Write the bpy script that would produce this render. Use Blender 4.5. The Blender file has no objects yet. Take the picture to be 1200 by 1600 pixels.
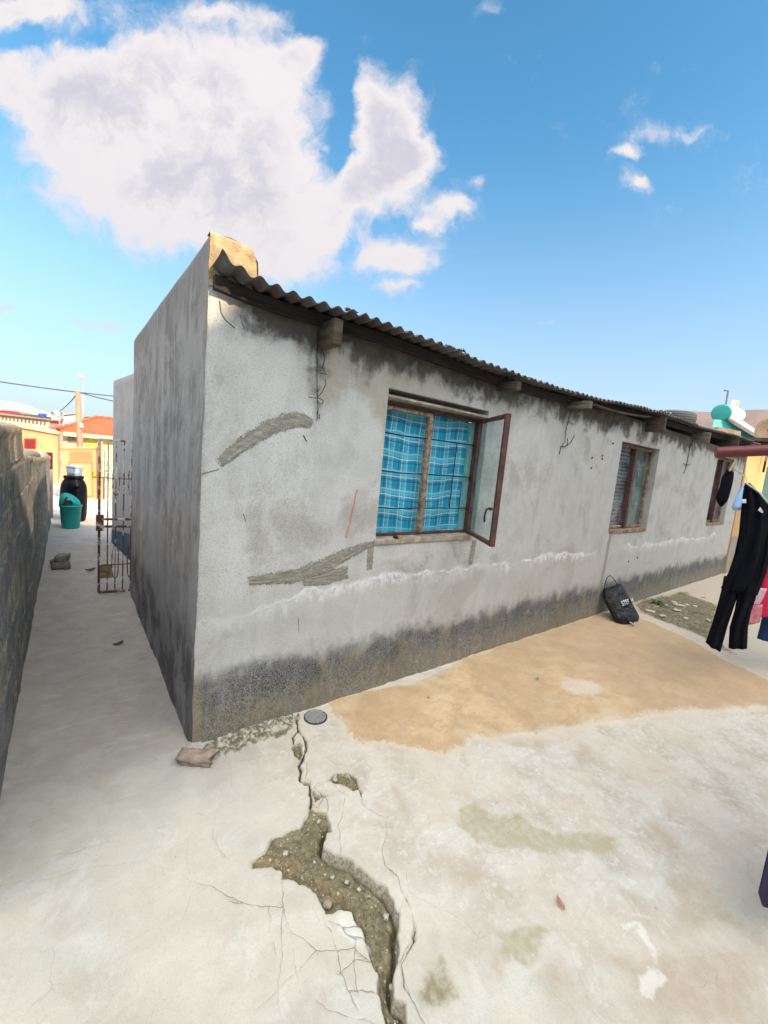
import bpy, bmesh, math, random
import numpy as np
from mathutils import Vector, Matrix
R = math.radians
SC = bpy.context.scene
COL = SC.collection
random.seed(4)
# ------------------------------------------------------------------ camera
YAW, PITCH, ROLL, FPX, CX, CY, CZ = 0.6634190, -0.1221600, 0.0917530, 640.2157, -0.51664, -2.13397, 1.6
_f = np.array([math.sin(YAW)*math.cos(PITCH), math.cos(YAW)*math.cos(PITCH), math.sin(PITCH)])
_r0 = np.array([math.cos(YAW), -math.sin(YAW), 0.0]); _u0 = np.cross(_r0, _f)
_r = _r0*math.cos(ROLL)+_u0*math.sin(ROLL); _u = -_r0*math.sin(ROLL)+_u0*math.cos(ROLL)
CAM = np.array([CX, CY, CZ])
cam = bpy.data.objects.new('camera', bpy.data.cameras.new('camera')); COL.objects.link(cam)
cam.matrix_world = Matrix(((_r[0], _u[0], -_f[0], CX), (_r[1], _u[1], -_f[1], CY), (_r[2], _u[2], -_f[2], CZ), (0, 0, 0, 1)))
cam.data.sensor_fit = 'VERTICAL'; cam.data.sensor_height = 36; cam.data.sensor_width = 27
cam.data.lens = FPX/1600*36; cam.data.clip_start = 0.02; cam.data.clip_end = 3000
SC.camera = cam
def ray(U, V): return (U-600)/FPX*_r-(V-800)/FPX*_u+_f
def pt(U, V, dep): return CAM+ray(U, V)*dep                 # measured point at an optical depth
def on(ax, val, U, V):                                       # measured point on a world plane
    d = ray(U, V); return CAM+d*(val-CAM[ax])/d[ax]
def gp(U, V): return on(2, 0.0, U, V)[:2]
# ------------------------------------------------------------------ light
SUN_EL, SUN_X, SUN_Y = 30.0, 0.30, -1.0
EXPOSURE = 1.85
sv = Vector((SUN_X, SUN_Y, 0)).normalized()*math.cos(R(SUN_EL))+Vector((0, 0, math.sin(R(SUN_EL))))
sl = bpy.data.lights.new('sun', 'SUN'); sl.energy = 2.0; sl.angle = R(0.6); sl.color = (1, .75, .50)
so = bpy.data.objects.new('sun', sl); COL.objects.link(so); so.rotation_euler = sv.to_track_quat('Z', 'Y').to_euler()
SC.view_settings.view_transform = 'Standard'; SC.view_settings.look = 'None'
SC.view_settings.gamma = 1; SC.view_settings.exposure = EXPOSURE
W = bpy.data.worlds.new('World'); SC.world = W; W.use_nodes = True

class NT:
    """small node-tree helper"""
    def __init__(s, tree): s.t = tree; s.n = tree.nodes; s.l = tree.links
    def new(s, ty, **kw):
        n = s.n.new(ty)
        for k, v in kw.items(): setattr(n, k, v)
        return n
    def put(s, sock, v):
        if v is None: return
        if hasattr(v, 'links'): s.l.new(v, sock)
        elif isinstance(v, (tuple, list)):
            v = tuple(v)
            if sock.type == 'RGBA' and len(v) == 3: v = v+(1,)
            sock.default_value = v
        else: sock.default_value = v if sock.type != 'RGBA' else (v, v, v, 1)
    def m(s, op, a, b=None, c=None, clamp=False):
        n = s.new('ShaderNodeMath', operation=op, use_clamp=clamp)
        s.put(n.inputs[0], a); s.put(n.inputs[1], b); s.put(n.inputs[2], c); return n.outputs[0]
    def vm(s, op, a, b=None, out=0):
        n = s.new('ShaderNodeVectorMath', operation=op); s.put(n.inputs[0], a); s.put(n.inputs[1], b); return n.outputs[out]
    def ss(s, v, a, b, lo=0., hi=1.):
        n = s.new('ShaderNodeMapRange', interpolation_type='SMOOTHSTEP', clamp=True)
        s.put(n.inputs[0], v); s.put(n.inputs[1], a); s.put(n.inputs[2], b); s.put(n.inputs[3], lo); s.put(n.inputs[4], hi); return n.outputs[0]
    def mix(s, f, a, b, bt='MIX'):
        n = s.new('ShaderNodeMix', data_type='RGBA', blend_type=bt, clamp_factor=True)
        s.put(n.inputs[0], f); s.put(n.inputs[6], a); s.put(n.inputs[7], b); return n.outputs[2]
    def co(s, kind='Object'): return s.new('ShaderNodeTexCoord').outputs[kind]
    def sc(s, v, x, y, z):
        return s.vm('MULTIPLY', v, (x, y, z))
    def nz(s, v, scale=5, det=4, rough=.55, dist=0., out=0):
        n = s.new('ShaderNodeTexNoise'); s.put(n.inputs['Vector'], v); s.put(n.inputs['Scale'], scale)
        s.put(n.inputs['Detail'], det); s.put(n.inputs['Roughness'], rough); s.put(n.inputs['Distortion'], dist); return n.outputs[out]
    def vor(s, v, scale=5, feat='F1', out=0, rnd=1.):
        n = s.new('ShaderNodeTexVoronoi', feature=feat); s.put(n.inputs['Vector'], v); s.put(n.inputs['Scale'], scale)
        s.put(n.inputs['Randomness'], rnd); return n.outputs[out]
    def xyz(s, v): n = s.new('ShaderNodeSeparateXYZ'); s.put(n.inputs[0], v); return n.outputs
    def at(s, name): return s.new('ShaderNodeAttribute', attribute_name=name).outputs['Fac']
def mat(name, fn=None, color=(.5, .5, .5), rough=.8, metal=0., bump=None):
    m = bpy.data.materials.new(name); m.use_nodes = True; N = NT(m.node_tree)
    bs = m.node_tree.nodes['Principled BSDF']; bs.inputs['Roughness'].default_value = rough
    bs.inputs['Metallic'].default_value = metal; bs.inputs['Specular IOR Level'].default_value = .35
    N.put(bs.inputs['Base Color'], color)
    if fn:
        r = fn(N) or {}
        if 'color' in r: N.put(bs.inputs['Base Color'], r['color'])
        if 'rough' in r: N.put(bs.inputs['Roughness'], r['rough'])
        if 'metal' in r: N.put(bs.inputs['Metallic'], r['metal'])
        if 'alpha' in r: N.put(bs.inputs['Alpha'], r['alpha'])
        if 'h' in r:
            b = N.new('ShaderNodeBump'); b.inputs['Strength'].default_value = r.get('bs', .6); b.inputs['Distance'].default_value = r.get('bd', .01)
            N.put(b.inputs['Height'], r['h']); N.l.new(b.outputs[0], bs.inputs['Normal'])
    return m
def simple(name, c, c2=None, scale=8, rough=.75, metal=0., bump=.3, bd=.004, stretch=(1, 1, 1), det=5):
    c2 = c2 or tuple(x*.6 for x in c)
    def fn(N):
        v = N.sc(N.co(), *stretch); n = N.nz(v, scale, det, .6); n2 = N.nz(v, scale*9, 3, .6)
        return dict(color=N.mix(N.ss(N.m('MULTIPLY_ADD', n2, .35, n), .4, .85), c, c2), h=N.m('MULTIPLY_ADD', n2, .5, n), bs=bump, bd=bd,
                    rough=N.m('MULTIPLY_ADD', n, .2, rough-.1))
    return mat(name, fn, rough=rough, metal=metal)
# ------------------------------------------------------------------ sky with clouds
def build_sky():
    N = NT(W.node_tree); bg = W.node_tree.nodes['Background']
    sky = N.new('ShaderNodeTexSky', sky_type='NISHITA', sun_disc=False)
    sky.sun_elevation = R(SUN_EL); sky.sun_rotation = math.atan2(SUN_X, SUN_Y)
    sky.air_density = 1.0; sky.dust_density = 1.6; sky.ozone_density = 2.0; sky.altitude = 1500
    hs = N.new('ShaderNodeHueSaturation'); hs.inputs['Saturation'].default_value = 1.02; N.put(hs.inputs['Color'], sky.outputs[0])
    skyc = N.mix(1.0, hs.outputs[0], SKYTINT, 'MULTIPLY')
    d = N.vm('NORMALIZE', N.co('Generated'))
    r0, f0 = _r0, np.array([math.sin(YAW), math.cos(YAW), 0])
    a = N.vm('DOT_PRODUCT', d, tuple(r0), 1); b = N.vm('DOT_PRODUCT', d, tuple(f0), 1); z = N.xyz(d)[2]
    bb = N.m('MAXIMUM', b, .08)
    u = N.m('DIVIDE', a, bb); v = N.m('DIVIDE', z, bb)
    cmb = N.new('ShaderNodeCombineXYZ'); N.put(cmb.inputs[0], u); N.put(cmb.inputs[1], v); cmb.inputs[2].default_value = 1
    uv = cmb.outputs[0]
    w1 = N.nz(uv, 3.2, 6, .6, 0, 1); off = N.vm('SUBTRACT', w1, (.5, .5, .5)); offs = N.sc(off, .16, .16, 0)
    w2 = N.nz(uv, 13, 5, .6, 0, 1); off2 = N.sc(N.vm('SUBTRACT', w2, (.5, .5, .5)), .05, .05, 0)
    uvd = N.vm('ADD', N.vm('ADD', uv, offs), off2)
    def pr(U, V):
        q = ray(U, V); return np.array([q@r0/(q@f0), q[2]/(q@f0)])
    tot = None
    for (px, py, rx, ry, w) in CLOUDS:
        c = pr(px, py); J = np.array([(pr(px+5, py)-c)/5*rx, (pr(px, py+5)-c)/5*ry]).T; I = np.linalg.inv(J)
        r1 = (I[0, 0], I[0, 1], -(I[0]@c)); r2 = (I[1, 0], I[1, 1], -(I[1]@c))
        p = N.vm('DOT_PRODUCT', uvd, r1, 1); q = N.vm('DOT_PRODUCT', uvd, r2, 1)
        dd = N.m('MULTIPLY_ADD', q, q, N.m('MULTIPLY', p, p))
        e = N.m('MULTIPLY', N.m('POWER', .26, dd), w)
        tot = e if tot is None else N.m('ADD', tot, e)
    fb = N.nz(uvd, 5.5, 10, .66); fb2 = N.nz(uvd, 20, 8, .68)
    fld = N.m('ADD', tot, N.m('MULTIPLY', N.m('SUBTRACT', fb, .5), 1.75)); fld = N.m('ADD', fld, N.m('MULTIPLY', N.m('SUBTRACT', fb2, .5), .55))
    al = N.m('POWER', N.ss(fld, .12, .80), 1.15)
    front = N.ss(b, .1, .25); al = N.m('MULTIPLY', al, front)
    # lavender-grey bodies, bright billows and rims
    bil = N.nz(N.vm('ADD', uvd, (.03, -.05, 0)), 4.0, 7, .55)
    body = N.ss(fld, .75, 1.35)
    sh = N.m('MULTIPLY', body, N.ss(N.m('MULTIPLY_ADD', N.m('SUBTRACT', fb2, .5), .5, bil), .60, .36))
    ccol = N.mix(sh, CL_HI, CL_LO)
    low = N.ss(v, .15, .45); al = N.m('MULTIPLY', al, N.ss(v, -.02, .12, .35, 1.0))
    # unseen bright clouds added behind and beside as fill for the shaded yard
    gn = N.nz(N.sc(d, 1, 1, 2.2), 2.0, 7, .6)
    ga = N.m('MULTIPLY', N.ss(gn, .40, .60), N.m('SUBTRACT', 1.0, front)); ga = N.m('MULTIPLY', ga, N.ss(z, .35, .80))
    col = N.mix(al, skyc, ccol); col = N.mix(N.m('MULTIPLY', ga, .95), col, CL_FILL)
    hz = N.ss(z, .66, -.10); hz = N.m('MULTIPLY', N.m('POWER', hz, 1.15), 1.0)
    col = N.mix(hz, col, HORIZ)
    N.put(bg.inputs[0], col); bg.inputs[1].default_value = .1
SKYTINT = (.48, .88, .86)
CL_HI = (2.55, 2.42, 2.45); CL_LO = (1.85, 1.83, 2.08); CL_FILL = (24.5, 23.2, 21.4); HORIZ = (1.92, 1.98, 2.16)
CLOUDS = [(190, 190, 150, 120, 1), (300, 150, 160, 105, 1), (400, 240, 120, 110, 1), (330, 330, 150, 75, .9), (460, 400, 90, 55, 1), (100, 170, 70, 95, .8),
          (455, 90, 60, 45, .8), (250, 300, 130, 70, .7), (590, 185, 62, 78, 1.1), (575, 290, 72, 62, 1.1), (525, 350, 50, 40, .8), (625, 240, 42, 55, .9),
          (622, 410, 80, 38, 1.1), (708, 332, 48, 30, .95), (630, 462, 42, 14, .7), (668, 355, 20, 12, .6), (40, 8, 95, 34, .95), (8, 120, 36, 55, .8),
          (330, 25, 70, 22, .5), (430, 25, 50, 24, .5), (1003, 290, 27, 15, .72), (990, 246, 30, 14, .62), (752, 22, 34, 22, .6), (531, 150, 24, 60, -.85), (520, 250, 20, 50, -.75), (552, 345, 26, 22, -.6), (548, 400, 22, 30, -.6), (500, 45, 40, 22, -.5), (150, 60, 40, 18, -.5), (30, 60, 60, 16, -.6), (15, 487, 34, 14, .75), (150, 512, 75, 14, .55),
          (1080, 215, 70, 16, .42), (850, 505, 30, 9, .4), (745, 290, 24, 14, .5)]
build_sky()
# ------------------------------------------------------------------ tagging and mesh helpers
def tag(o, label=None, cat=None, group=None, kind=None):
    if label: o['label'] = label
    if cat: o['category'] = cat
    if group: o['group'] = group
    if kind: o['kind'] = kind
    return o
def thing(name, label, cat, loc=(0, 0, 0), group=None):
    o = bpy.data.objects.new(name, None); COL.objects.link(o); o.location = [float(x) for x in loc]; o.empty_display_size = .1
    return tag(o, label, cat, group)
class MB:
    def __init__(s): s.v = []; s.f = []; s.mi = []
    def add(s, vs, fs, mi=0):
        o = len(s.v); s.v += [tuple(float(c) for c in v) for v in vs]; s.f += [tuple(i+o for i in f) for f in fs]; s.mi += [mi]*len(fs); return s
    def hexa(s, p, mi=0):   # 8 corners, bottom 4 then top 4
        return s.add(p, [(0, 3, 2, 1), (4, 5, 6, 7), (0, 1, 5, 4), (1, 2, 6, 5), (2, 3, 7, 6), (3, 0, 4, 7)], mi)
    def box(s, x0, x1, y0, y1, z0, z1, mi=0):
        return s.hexa([(x0, y0, z0), (x1, y0, z0), (x1, y1, z0), (x0, y1, z0), (x0, y0, z1), (x1, y0, z1), (x1, y1, z1), (x0, y1, z1)], mi)
    def bar(s, a, b, w, h, up=(0, 0, 1), mi=0):
        a = Vector(a); b = Vector(b); d = (b-a).normalized(); sd = d.cross(Vector(up)).normalized(); u = sd.cross(d)
        P = []
        for q in (a, b):
            P.append([q+sd*sx*w/2+u*sz*h/2 for sx, sz in ((-1, -1), (1, -1), (1, 1), (-1, 1))])
        return s.add(P[0]+P[1], [(3, 2, 1, 0), (4, 5, 6, 7), (0, 1, 5, 4), (1, 2, 6, 5), (2, 3, 7, 6), (3, 0, 4, 7)], mi)
    def tube(s, pts, r, n=8, cap=True, mi=0):
        pts = [Vector(p) for p in pts]; rs = r if isinstance(r, (list, tuple)) else [r]*len(pts); rings = []; prev = None
        for i, p in enumerate(pts):
            d = (pts[min(i+1, len(pts)-1)]-pts[max(i-1, 0)]).normalized()
            if prev is None: a = d.orthogonal().normalized()
            else:
                a = prev-d*prev.dot(d); a = a.normalized() if a.length > 1e-6 else d.orthogonal().normalized()
            prev = a; b = d.cross(a)
            rings.append([p+(a*math.cos(t)+b*math.sin(t))*rs[i] for t in [2*math.pi*k/n for k in range(n)]])
        s.loft(rings, cap, mi); return s
    def loft(s, rings, cap=True, mi=0):
        n = len(rings[0]); vs = [v for r in rings for v in r]
        fs = [(i*n+k, i*n+(k+1) % n, (i+1)*n+(k+1) % n, (i+1)*n+k) for i in range(len(rings)-1) for k in range(n)]
        if cap: fs += [tuple(range(n))[::-1], tuple((len(rings)-1)*n+k for k in range(n))]
        return s.add(vs, fs, mi)
    def lathe(s, c, prof, n=32, mi=0, axis=None):
        ax = Vector(axis or (0, 0, 1)).normalized(); a = ax.orthogonal().normalized(); b = ax.cross(a); c = Vector(c)
        return s.loft([[c+ax*z+(a*math.cos(t)+b*math.sin(t))*r for t in [2*math.pi*k/n for k in range(n)]] for r, z in prof], True, mi)
    def grid(s, P, mi=0, skip=None):   # P[i][j]
        ni, nj = len(P), len(P[0]); vs = [v for r in P for v in r]
        fs = [(i*nj+j, (i+1)*nj+j, (i+1)*nj+j+1, i*nj+j+1) for i in range(ni-1) for j in range(nj-1) if not (skip and skip(i, j))]
        return s.add(vs, fs, mi)
    def build(s, name, m, parent=None, smooth=False, bevel=0., seg=2, thick=0., off=0.):
        me = bpy.data.meshes.new(name); o = None
        base = Vector(parent_loc(parent)) if parent else Vector((0, 0, 0))
        me.from_pydata([Vector(v)-base for v in s.v], [], s.f); me.validate()
        for x in (m if isinstance(m, (list, tuple)) else [m]): me.materials.append(x)
        if len(s.mi) == len(me.polygons): me.polygons.foreach_set('material_index', s.mi)
        if smooth: me.polygons.foreach_set('use_smooth', [True]*len(me.polygons))
        bm = bmesh.new(); bm.from_mesh(me); bmesh.ops.recalc_face_normals(bm, faces=bm.faces); bm.to_mesh(me); bm.free()
        o = bpy.data.objects.new(name, me); COL.objects.link(o)
        if parent: o.parent = parent
        if thick: md = o.modifiers.new('s', 'SOLIDIFY'); md.thickness = thick; md.offset = off
        if bevel: md = o.modifiers.new('b', 'BEVEL'); md.width = bevel; md.segments = seg; md.limit_method = 'ANGLE'; md.angle_limit = R(35)
        return o
def parent_loc(o):
    p = Vector(o.location)
    while o.parent: o = o.parent; p = p+Vector(o.location)
    return p
def copy_tree(o, delta, parent=None):
    c = o.copy(); COL.objects.link(c)
    if parent: c.parent = parent
    else: c.location = Vector(o.location)+Vector(delta)
    for ch in o.children: copy_tree(ch, delta, c)
    return c
# numpy value noise
def vn(x, y, seed=0):
    xi = np.floor(x).astype(np.int64); yi = np.floor(y).astype(np.int64); fx = x-xi; fy = y-yi; fx = fx*fx*(3-2*fx); fy = fy*fy*(3-2*fy)
    def h(a, b):
        k = (a*374761393+b*668265263+seed*974634777) & 0x7fffffff; k = ((k ^ (k >> 13))*1274126177) & 0x7fffffff; return ((k ^ (k >> 16)) & 0xffff)/65535.
    return (h(xi, yi)*(1-fx)+h(xi+1, yi)*fx)*(1-fy)+(h(xi, yi+1)*(1-fx)+h(xi+1, yi+1)*fx)*fy
def fbm(x, y, o=4, seed=0):
    s = 0; a = .5; t = 0
    for i in range(o): s = s+a*(vn(x*2**i, y*2**i, seed+i)-.5); t += a; a *= .5
    return s/t*2
def seg_dist(X, Y, P, closed=False):
    """unsigned distance, signed side distance"""
    best = np.full(X.shape, 1e9); sg = np.full(X.shape, 1e9); n = len(P)
    for i in range(n if closed else n-1):
        a = P[i]; b = P[(i+1) % n]; dx, dy = b[0]-a[0], b[1]-a[1]; L = math.hypot(dx, dy)+1e-9
        t = np.clip(((X-a[0])*dx+(Y-a[1])*dy)/L/L, 0, 1); d = np.hypot(X-a[0]-t*dx, Y-a[1]-t*dy)
        s = ((X-a[0])*dy-(Y-a[1])*dx)/L; m = d < best; best = np.where(m, d, best); sg = np.where(m, np.sign(s)*d, sg)
    return best, sg
def poly_sd(X, Y, P):
    d, _ = seg_dist(X, Y, P, True); ins = np.zeros(X.shape, bool); n = len(P)
    for i in range(n):
        x1, y1 = P[i]; x2, y2 = P[(i+1) % n]
        c = ((y1 > Y) != (y2 > Y)) & (X < (x2-x1)*(Y-y1)/((y2-y1) if abs(y2-y1) > 1e-12 else 1e-12)+x1); ins ^= c
    return np.where(ins, d, -d)
def sst(a, b, x): t = np.clip((x-a)/(b-a), 0, 1); return t*t*(3-2*t)
# ------------------------------------------------------------------ ground
def c5(l): return [tuple(gp(380+x/3.078, 1080+y/3.078)) for x, y in l]      # outlines measured on the photograph, laid out on the real ground plane
def c7(l): return [tuple(gp(660+x/2.222, 960+y/2.222)) for x, y in l]
def c6(l): return [tuple(gp(960+x/6.667, 860+y/6.667)) for x, y in l]
def pf(l): return [tuple(gp(x, y)) for x, y in l]
HOLE = c5([(330, 555), (395, 575), (430, 640), (430, 680), (400, 690), (385, 740), (440, 780), (500, 790), (560, 840), (640, 910), (700, 950), (730, 1000), (745, 1100), (750, 1200), (755, 1290), (725, 1370), (740, 1460), (790, 1540), (830, 1620), (870, 1680), (900, 1800), (720, 1800), (690, 1640), (665, 1500), (655, 1420), (635, 1340), (610, 1270), (600, 1210), (560, 1130), (520, 1060), (450, 1045), (390, 1080), (350, 990), (300, 940), (250, 915), (185, 905), (180, 870), (130, 845), (40, 860), (40, 825), (100, 760), (140, 700), (230, 660), (275, 650), (300, 590)])
HOLE2 = c5([(233, 250), (262, 240), (290, 255), (290, 300), (275, 335), (255, 320), (235, 285)])
HOLE3 = c5([(415, 420), (450, 390), (500, 388), (545, 415), (567, 470), (530, 478), (480, 455), (430, 440)])
HOLE4 = [c5([(325, 470), (400, 500), (340, 535)]), c5([(285, 425), (330, 430), (325, 455), (290, 450)])]
EDGE = c5([(430, 640), (400, 690), (385, 740), (440, 780), (500, 790), (560, 840), (640, 910), (700, 950), (730, 1000), (745, 1100), (750, 1200), (755, 1290), (725, 1370), (740, 1460), (790, 1540), (830, 1620), (900, 1800)])
RIDGE = c5([(190, 870), (290, 880), (350, 900), (420, 940), (480, 990), (520, 1060), (570, 1140)])
CRK = [c5(l) for l in [
    [(225, 115), (258, 145), (265, 190), (240, 215), (237, 250)], [(262, 190), (300, 240), (305, 270), (280, 330), (265, 362), (280, 430), (318, 440), (320, 500), (325, 555)],
    [(300, 350), (300, 420), (360, 440), (415, 420)], [(360, 440), (345, 470), (395, 500), (410, 520), (405, 575)], [(330, 535), (360, 560), (400, 500)],
    [(415, 420), (450, 390), (500, 388), (545, 415), (567, 470), (570, 540), (630, 580), (690, 605)], [(690, 605), (690, 700), (670, 770), (700, 840), (740, 900), (790, 1000), (820, 1090), (820, 1180), (790, 1240), (760, 1310), (770, 1400), (830, 1520), (880, 1590), (930, 1650)],
    [(500, 500), (490, 560), (462, 640), (460, 770)], [(440, 450), (500, 500), (560, 560), (620, 600)], [(-60, 1015), (0, 1020), (100, 1040), (190, 1045), (232, 1150), (290, 1200), (360, 1250), (450, 1250), (530, 1230), (600, 1290)],
    [(390, 1080), (430, 1160), (450, 1250), (460, 1350), (500, 1440), (560, 1540)], [(450, 1110), (500, 1160), (545, 1190), (530, 1300), (545, 1440)], [(360, 1250), (300, 1310), (250, 1350), (170, 1440), (60, 1530)],
    [(190, 1060), (180, 1250), (175, 1400), (170, 1540)], [(115, 1040), (150, 1270)], [(500, 1440), (570, 1435), (655, 1465)], [(390, 1095), (480, 1130), (560, 1115)], [(240, 1260), (252, 1350), (272, 1440)],
    [(185, 915), (190, 1045)], [(500, 1160), (600, 1190)], [(450, 1350), (540, 1290), (620, 1290)], [(340, 1480), (410, 1530), (500, 1560), (620, 1600)], [(755, 1290), (800, 1190), (745, 1100)]]] + [pf(l) for l in [
    [(0, 1297), (30, 1288), (60, 1281), (95, 1268), (130, 1260), (180, 1252), (225, 1238), (252, 1222), (285, 1203)], [(0, 1385), (70, 1372), (140, 1352), (220, 1345), (330, 1385), (380, 1410)],
    [(60, 1340), (110, 1330), (180, 1310)], [(30, 1068), (60, 1062), (86, 1052), (90, 1045)], [(1010, 1262), (1060, 1290), (1100, 1302), (1140, 1312), (1200, 1332)], [(1120, 1330), (1150, 1345), (1175, 1372)],
    [(290, 1320), (300, 1400), (260, 1500), (240, 1600)], [(890, 1480), (905, 1520), (930, 1580)], [(980, 1250), (1040, 1305), (1080, 1370)], [(335, 1270), (330, 1310), (350, 1340)], [(210, 1010), (240, 1000), (262, 990)]]]
SAND = pf([(515, 1098), (545, 1090), (600, 1076), (650, 1068), (690, 1052), (720, 1030), (770, 1012), (850, 983), (900, 968), (945, 957), (990, 962), (1040, 980), (1085, 1002), (1130, 1028), (1200, 1062), (1330, 1120), (1300, 1140), (1200, 1105), (1150, 1108), (1110, 1112), (1075, 1112), (1040, 1118), (1000, 1124), (960, 1126), (935, 1131), (900, 1140), (860, 1140), (838, 1150), (800, 1148), (770, 1158), (735, 1150), (722, 1168), (690, 1176), (640, 1162), (600, 1160), (570, 1158), (545, 1142), (528, 1118)])
OLIVE = [c7([(105, 655), (170, 645), (250, 690), (330, 705), (430, 765), (560, 740), (650, 775), (620, 830), (450, 835), (300, 800), (180, 780), (115, 710)]), c7([(260, 1130), (330, 1080), (450, 1100), (430, 1190), (330, 1220)])]
TAN = [c7(l) for l in [[(530, 440), (570, 450), (605, 510), (560, 530), (535, 500)], [(775, 528), (830, 538), (815, 550), (780, 545)], [(270, 440), (380, 430), (440, 440), (420, 478), (330, 470)], [(760, 720), (830, 740), (930, 860), (900, 880), (800, 800)], [(20, 850), (150, 860), (230, 900), (190, 960), (80, 930)], [(430, 1220), (500, 1200), (540, 1290), (490, 1340)], [(270, 1180), (320, 1180), (330, 1280), (280, 1250)], [(590, 568), (625, 590), (600, 594)], [(462, 570), (492, 582), (475, 588)], [(600, 1180), (1100, 1150), (1200, 1330), (1200, 1422), (820, 1422), (700, 1300)], [(800, 900), (1000, 960), (1100, 1060), (900, 1100)]]]+[c5(l) for l in [[(690, 250), (790, 255), (770, 285), (700, 280)], [(730, 440), (775, 450), (790, 590), (750, 580)], [(630, 520), (690, 520), (670, 570), (620, 550)], [(860, 270), (930, 280), (900, 310)]]]
BLOT = [c7([(-20, 1195), (60, 1200), (100, 1270), (112, 1335), (50, 1362), (-15, 1345), (-35, 1290)])]
WHITE = [c7(l) for l in [[(705, 1235), (780, 1220), (832, 1258), (780, 1330), (730, 1312)], [(660, 1065), (720, 1045), (770, 1040), (775, 1110), (800, 1165), (785, 1230), (765, 1170), (740, 1110), (740, 1070), (670, 1085)], [(480, 235), (520, 222), (590, 232), (632, 262), (600, 290), (540, 290), (490, 260)]]]+[c5([(395, 1080), (450, 1045), (515, 1062), (560, 1130), (585, 1190), (540, 1200), (480, 1190), (430, 1150)])]
MOSS = c6([(190, 570), (300, 520), (450, 480), (760, 430), (790, 470), (1000, 540), (1090, 590), (1080, 760), (1000, 900), (1300, 1100), (1100, 1020), (900, 900), (780, 850), (560, 750), (400, 700), (290, 650), (230, 620)])
DARKC = pf([(330, 1165), (400, 1140), (462, 1120), (468, 1128), (450, 1152), (400, 1168), (345, 1186), (300, 1190)])
def axis_pts(segs):
    out = []
    for a, b, n0, geo in segs:
        t = np.linspace(0, 1, n0, endpoint=False); out.append(a+(b-a)*t**geo if geo > 0 else b-(b-a)*(1-t)**(-geo))
    out.append([segs[-1][1]]); return np.concatenate(out)
def build_ground():
    xs = axis_pts([(-12, -.95, 14, -2), (-.95, -.1, 60, 1), (-.1, 1.15, 330, 1), (1.15, 2.6, 120, 1), (2.6, 11, 140, 1.25), (11, 40, 20, 2)])
    ys = axis_pts([(-30, -3.2, 16, -2.2), (-3.2, -1.75, 60, 1), (-1.75, .06, 450, 1), (.06, 3, 90, 1), (3, 12, 70, 1.2), (12, 40, 16, 1.6)])
    X, Y = np.meshgrid(xs, ys, indexing='ij')
    wx = X+.014*fbm(X*22, Y*22, 3, 5)+.05*fbm(X*5, Y*5, 2, 9); wy = Y+.014*fbm(X*22+7, Y*22, 3, 6)+.05*fbm(X*5, Y*5+4, 2, 10)
    jx = X+.012*fbm(X*30, Y*30, 2, 15); jy = Y+.012*fbm(X*30+7, Y*30, 2, 16)
    hole = np.maximum.reduce([poly_sd(jx, jy, p) for p in [HOLE, HOLE2, HOLE3]+HOLE4])
    sandw = .5+.5*np.clip((X-1)/3, 0, 1)
    sand = poly_sd(X+sandw*.05*fbm(X*9, Y*9, 4, 25), Y+sandw*.05*fbm(X*9+3, Y*9, 4, 26), SAND)
    mx = lambda L: np.maximum.reduce([poly_sd(wx, wy, p) for p in L])
    olive, tan, blot, white, moss, dark = mx(OLIVE), mx(TAN), mx(BLOT), mx(WHITE), mx([MOSS]), mx([DARKC])
    cd = np.full(X.shape, 1e9); cs = np.full(X.shape, 1e9)
    kx = X+.015*fbm(X*16, Y*16, 3, 35); ky = Y+.015*fbm(X*16+5, Y*16, 3, 36)
    for c in CRK:
        d, s = seg_dist(kx, ky, c); m = d < cd; cd = np.where(m, d, cd); cs = np.where(m, s, cs)
    de, _ = seg_dist(jx, jy, EDGE); dr, _ = seg_dist(jx, jy, RIDGE)
    h = .004*fbm(X*3, Y*3, 3, 1)+.0012*fbm(X*25, Y*25, 3, 2)
    big = poly_sd(jx, jy, HOLE) > -.004
    inn = sst(-.001, .008, hole)
    soil = .009*sst(.0, .03, hole)*fbm(X*45, Y*45, 3, 41)+.007*fbm(X*14, Y*14, 3, 42)
    depth = np.where(big, .014+.038*np.exp(-de/.06)+.040*np.exp(-((de-.010)/.010)**2)+.022*np.exp(-(dr/.010)**2), .030)
    h = h*(1-inn)+inn*(-depth+soil)
    # slab lip next to the deep edge tilts up a little, slabs differ in level
    mc = np.full(X.shape, 1e9)
    for k, ad in ((0, 0), (1, 0), (5, .002), (6, .0055)): mc = np.minimum(mc, seg_dist(kx+.004*fbm(X*60, Y*60, 2, 91), ky, CRK[k])[0]+ad)
    mw = .0045+.0055*fbm(X*16, Y*16, 3, 92); h -= .035*np.exp(-(mc/np.clip(mw, .002, .02))**2)*(1-inn)
    h -= .0015*np.exp(-(cd/.004)**2)*(1-inn)
    si = sst(-.004, .012, sand); h += si*(.005+.005*fbm(X*12, Y*12, 4, 51)+.002*fbm(X*60, Y*60, 2, 53)+.004*fbm(X*40, Y*40, 3, 52)*np.exp(-sand/.1))
    mi = sst(-.02, .04, moss); h += mi*(.010*fbm(X*9, Y*9, 4, 61)+.012*fbm(X*22, Y*22, 3, 62))
    di = sst(-.004, .012, dark); h += di*(.022+.016*fbm(X*35, Y*35, 4, 71)+.01*fbm(X*90, Y*90, 2, 72))
    # grime fillet along the foot of the walls
    fw = np.exp(-np.clip(-Y, 0, 9)/.03)*(X > -.02)*(Y < .03); h += .010*fw*(1+fbm(X*20, Y*20, 3, 81))
    fl = np.exp(-np.abs(X+.75)/.05)*(Y > -2); h += .014*fl*(1+fbm(X*14, Y*14, 3, 82))
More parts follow.
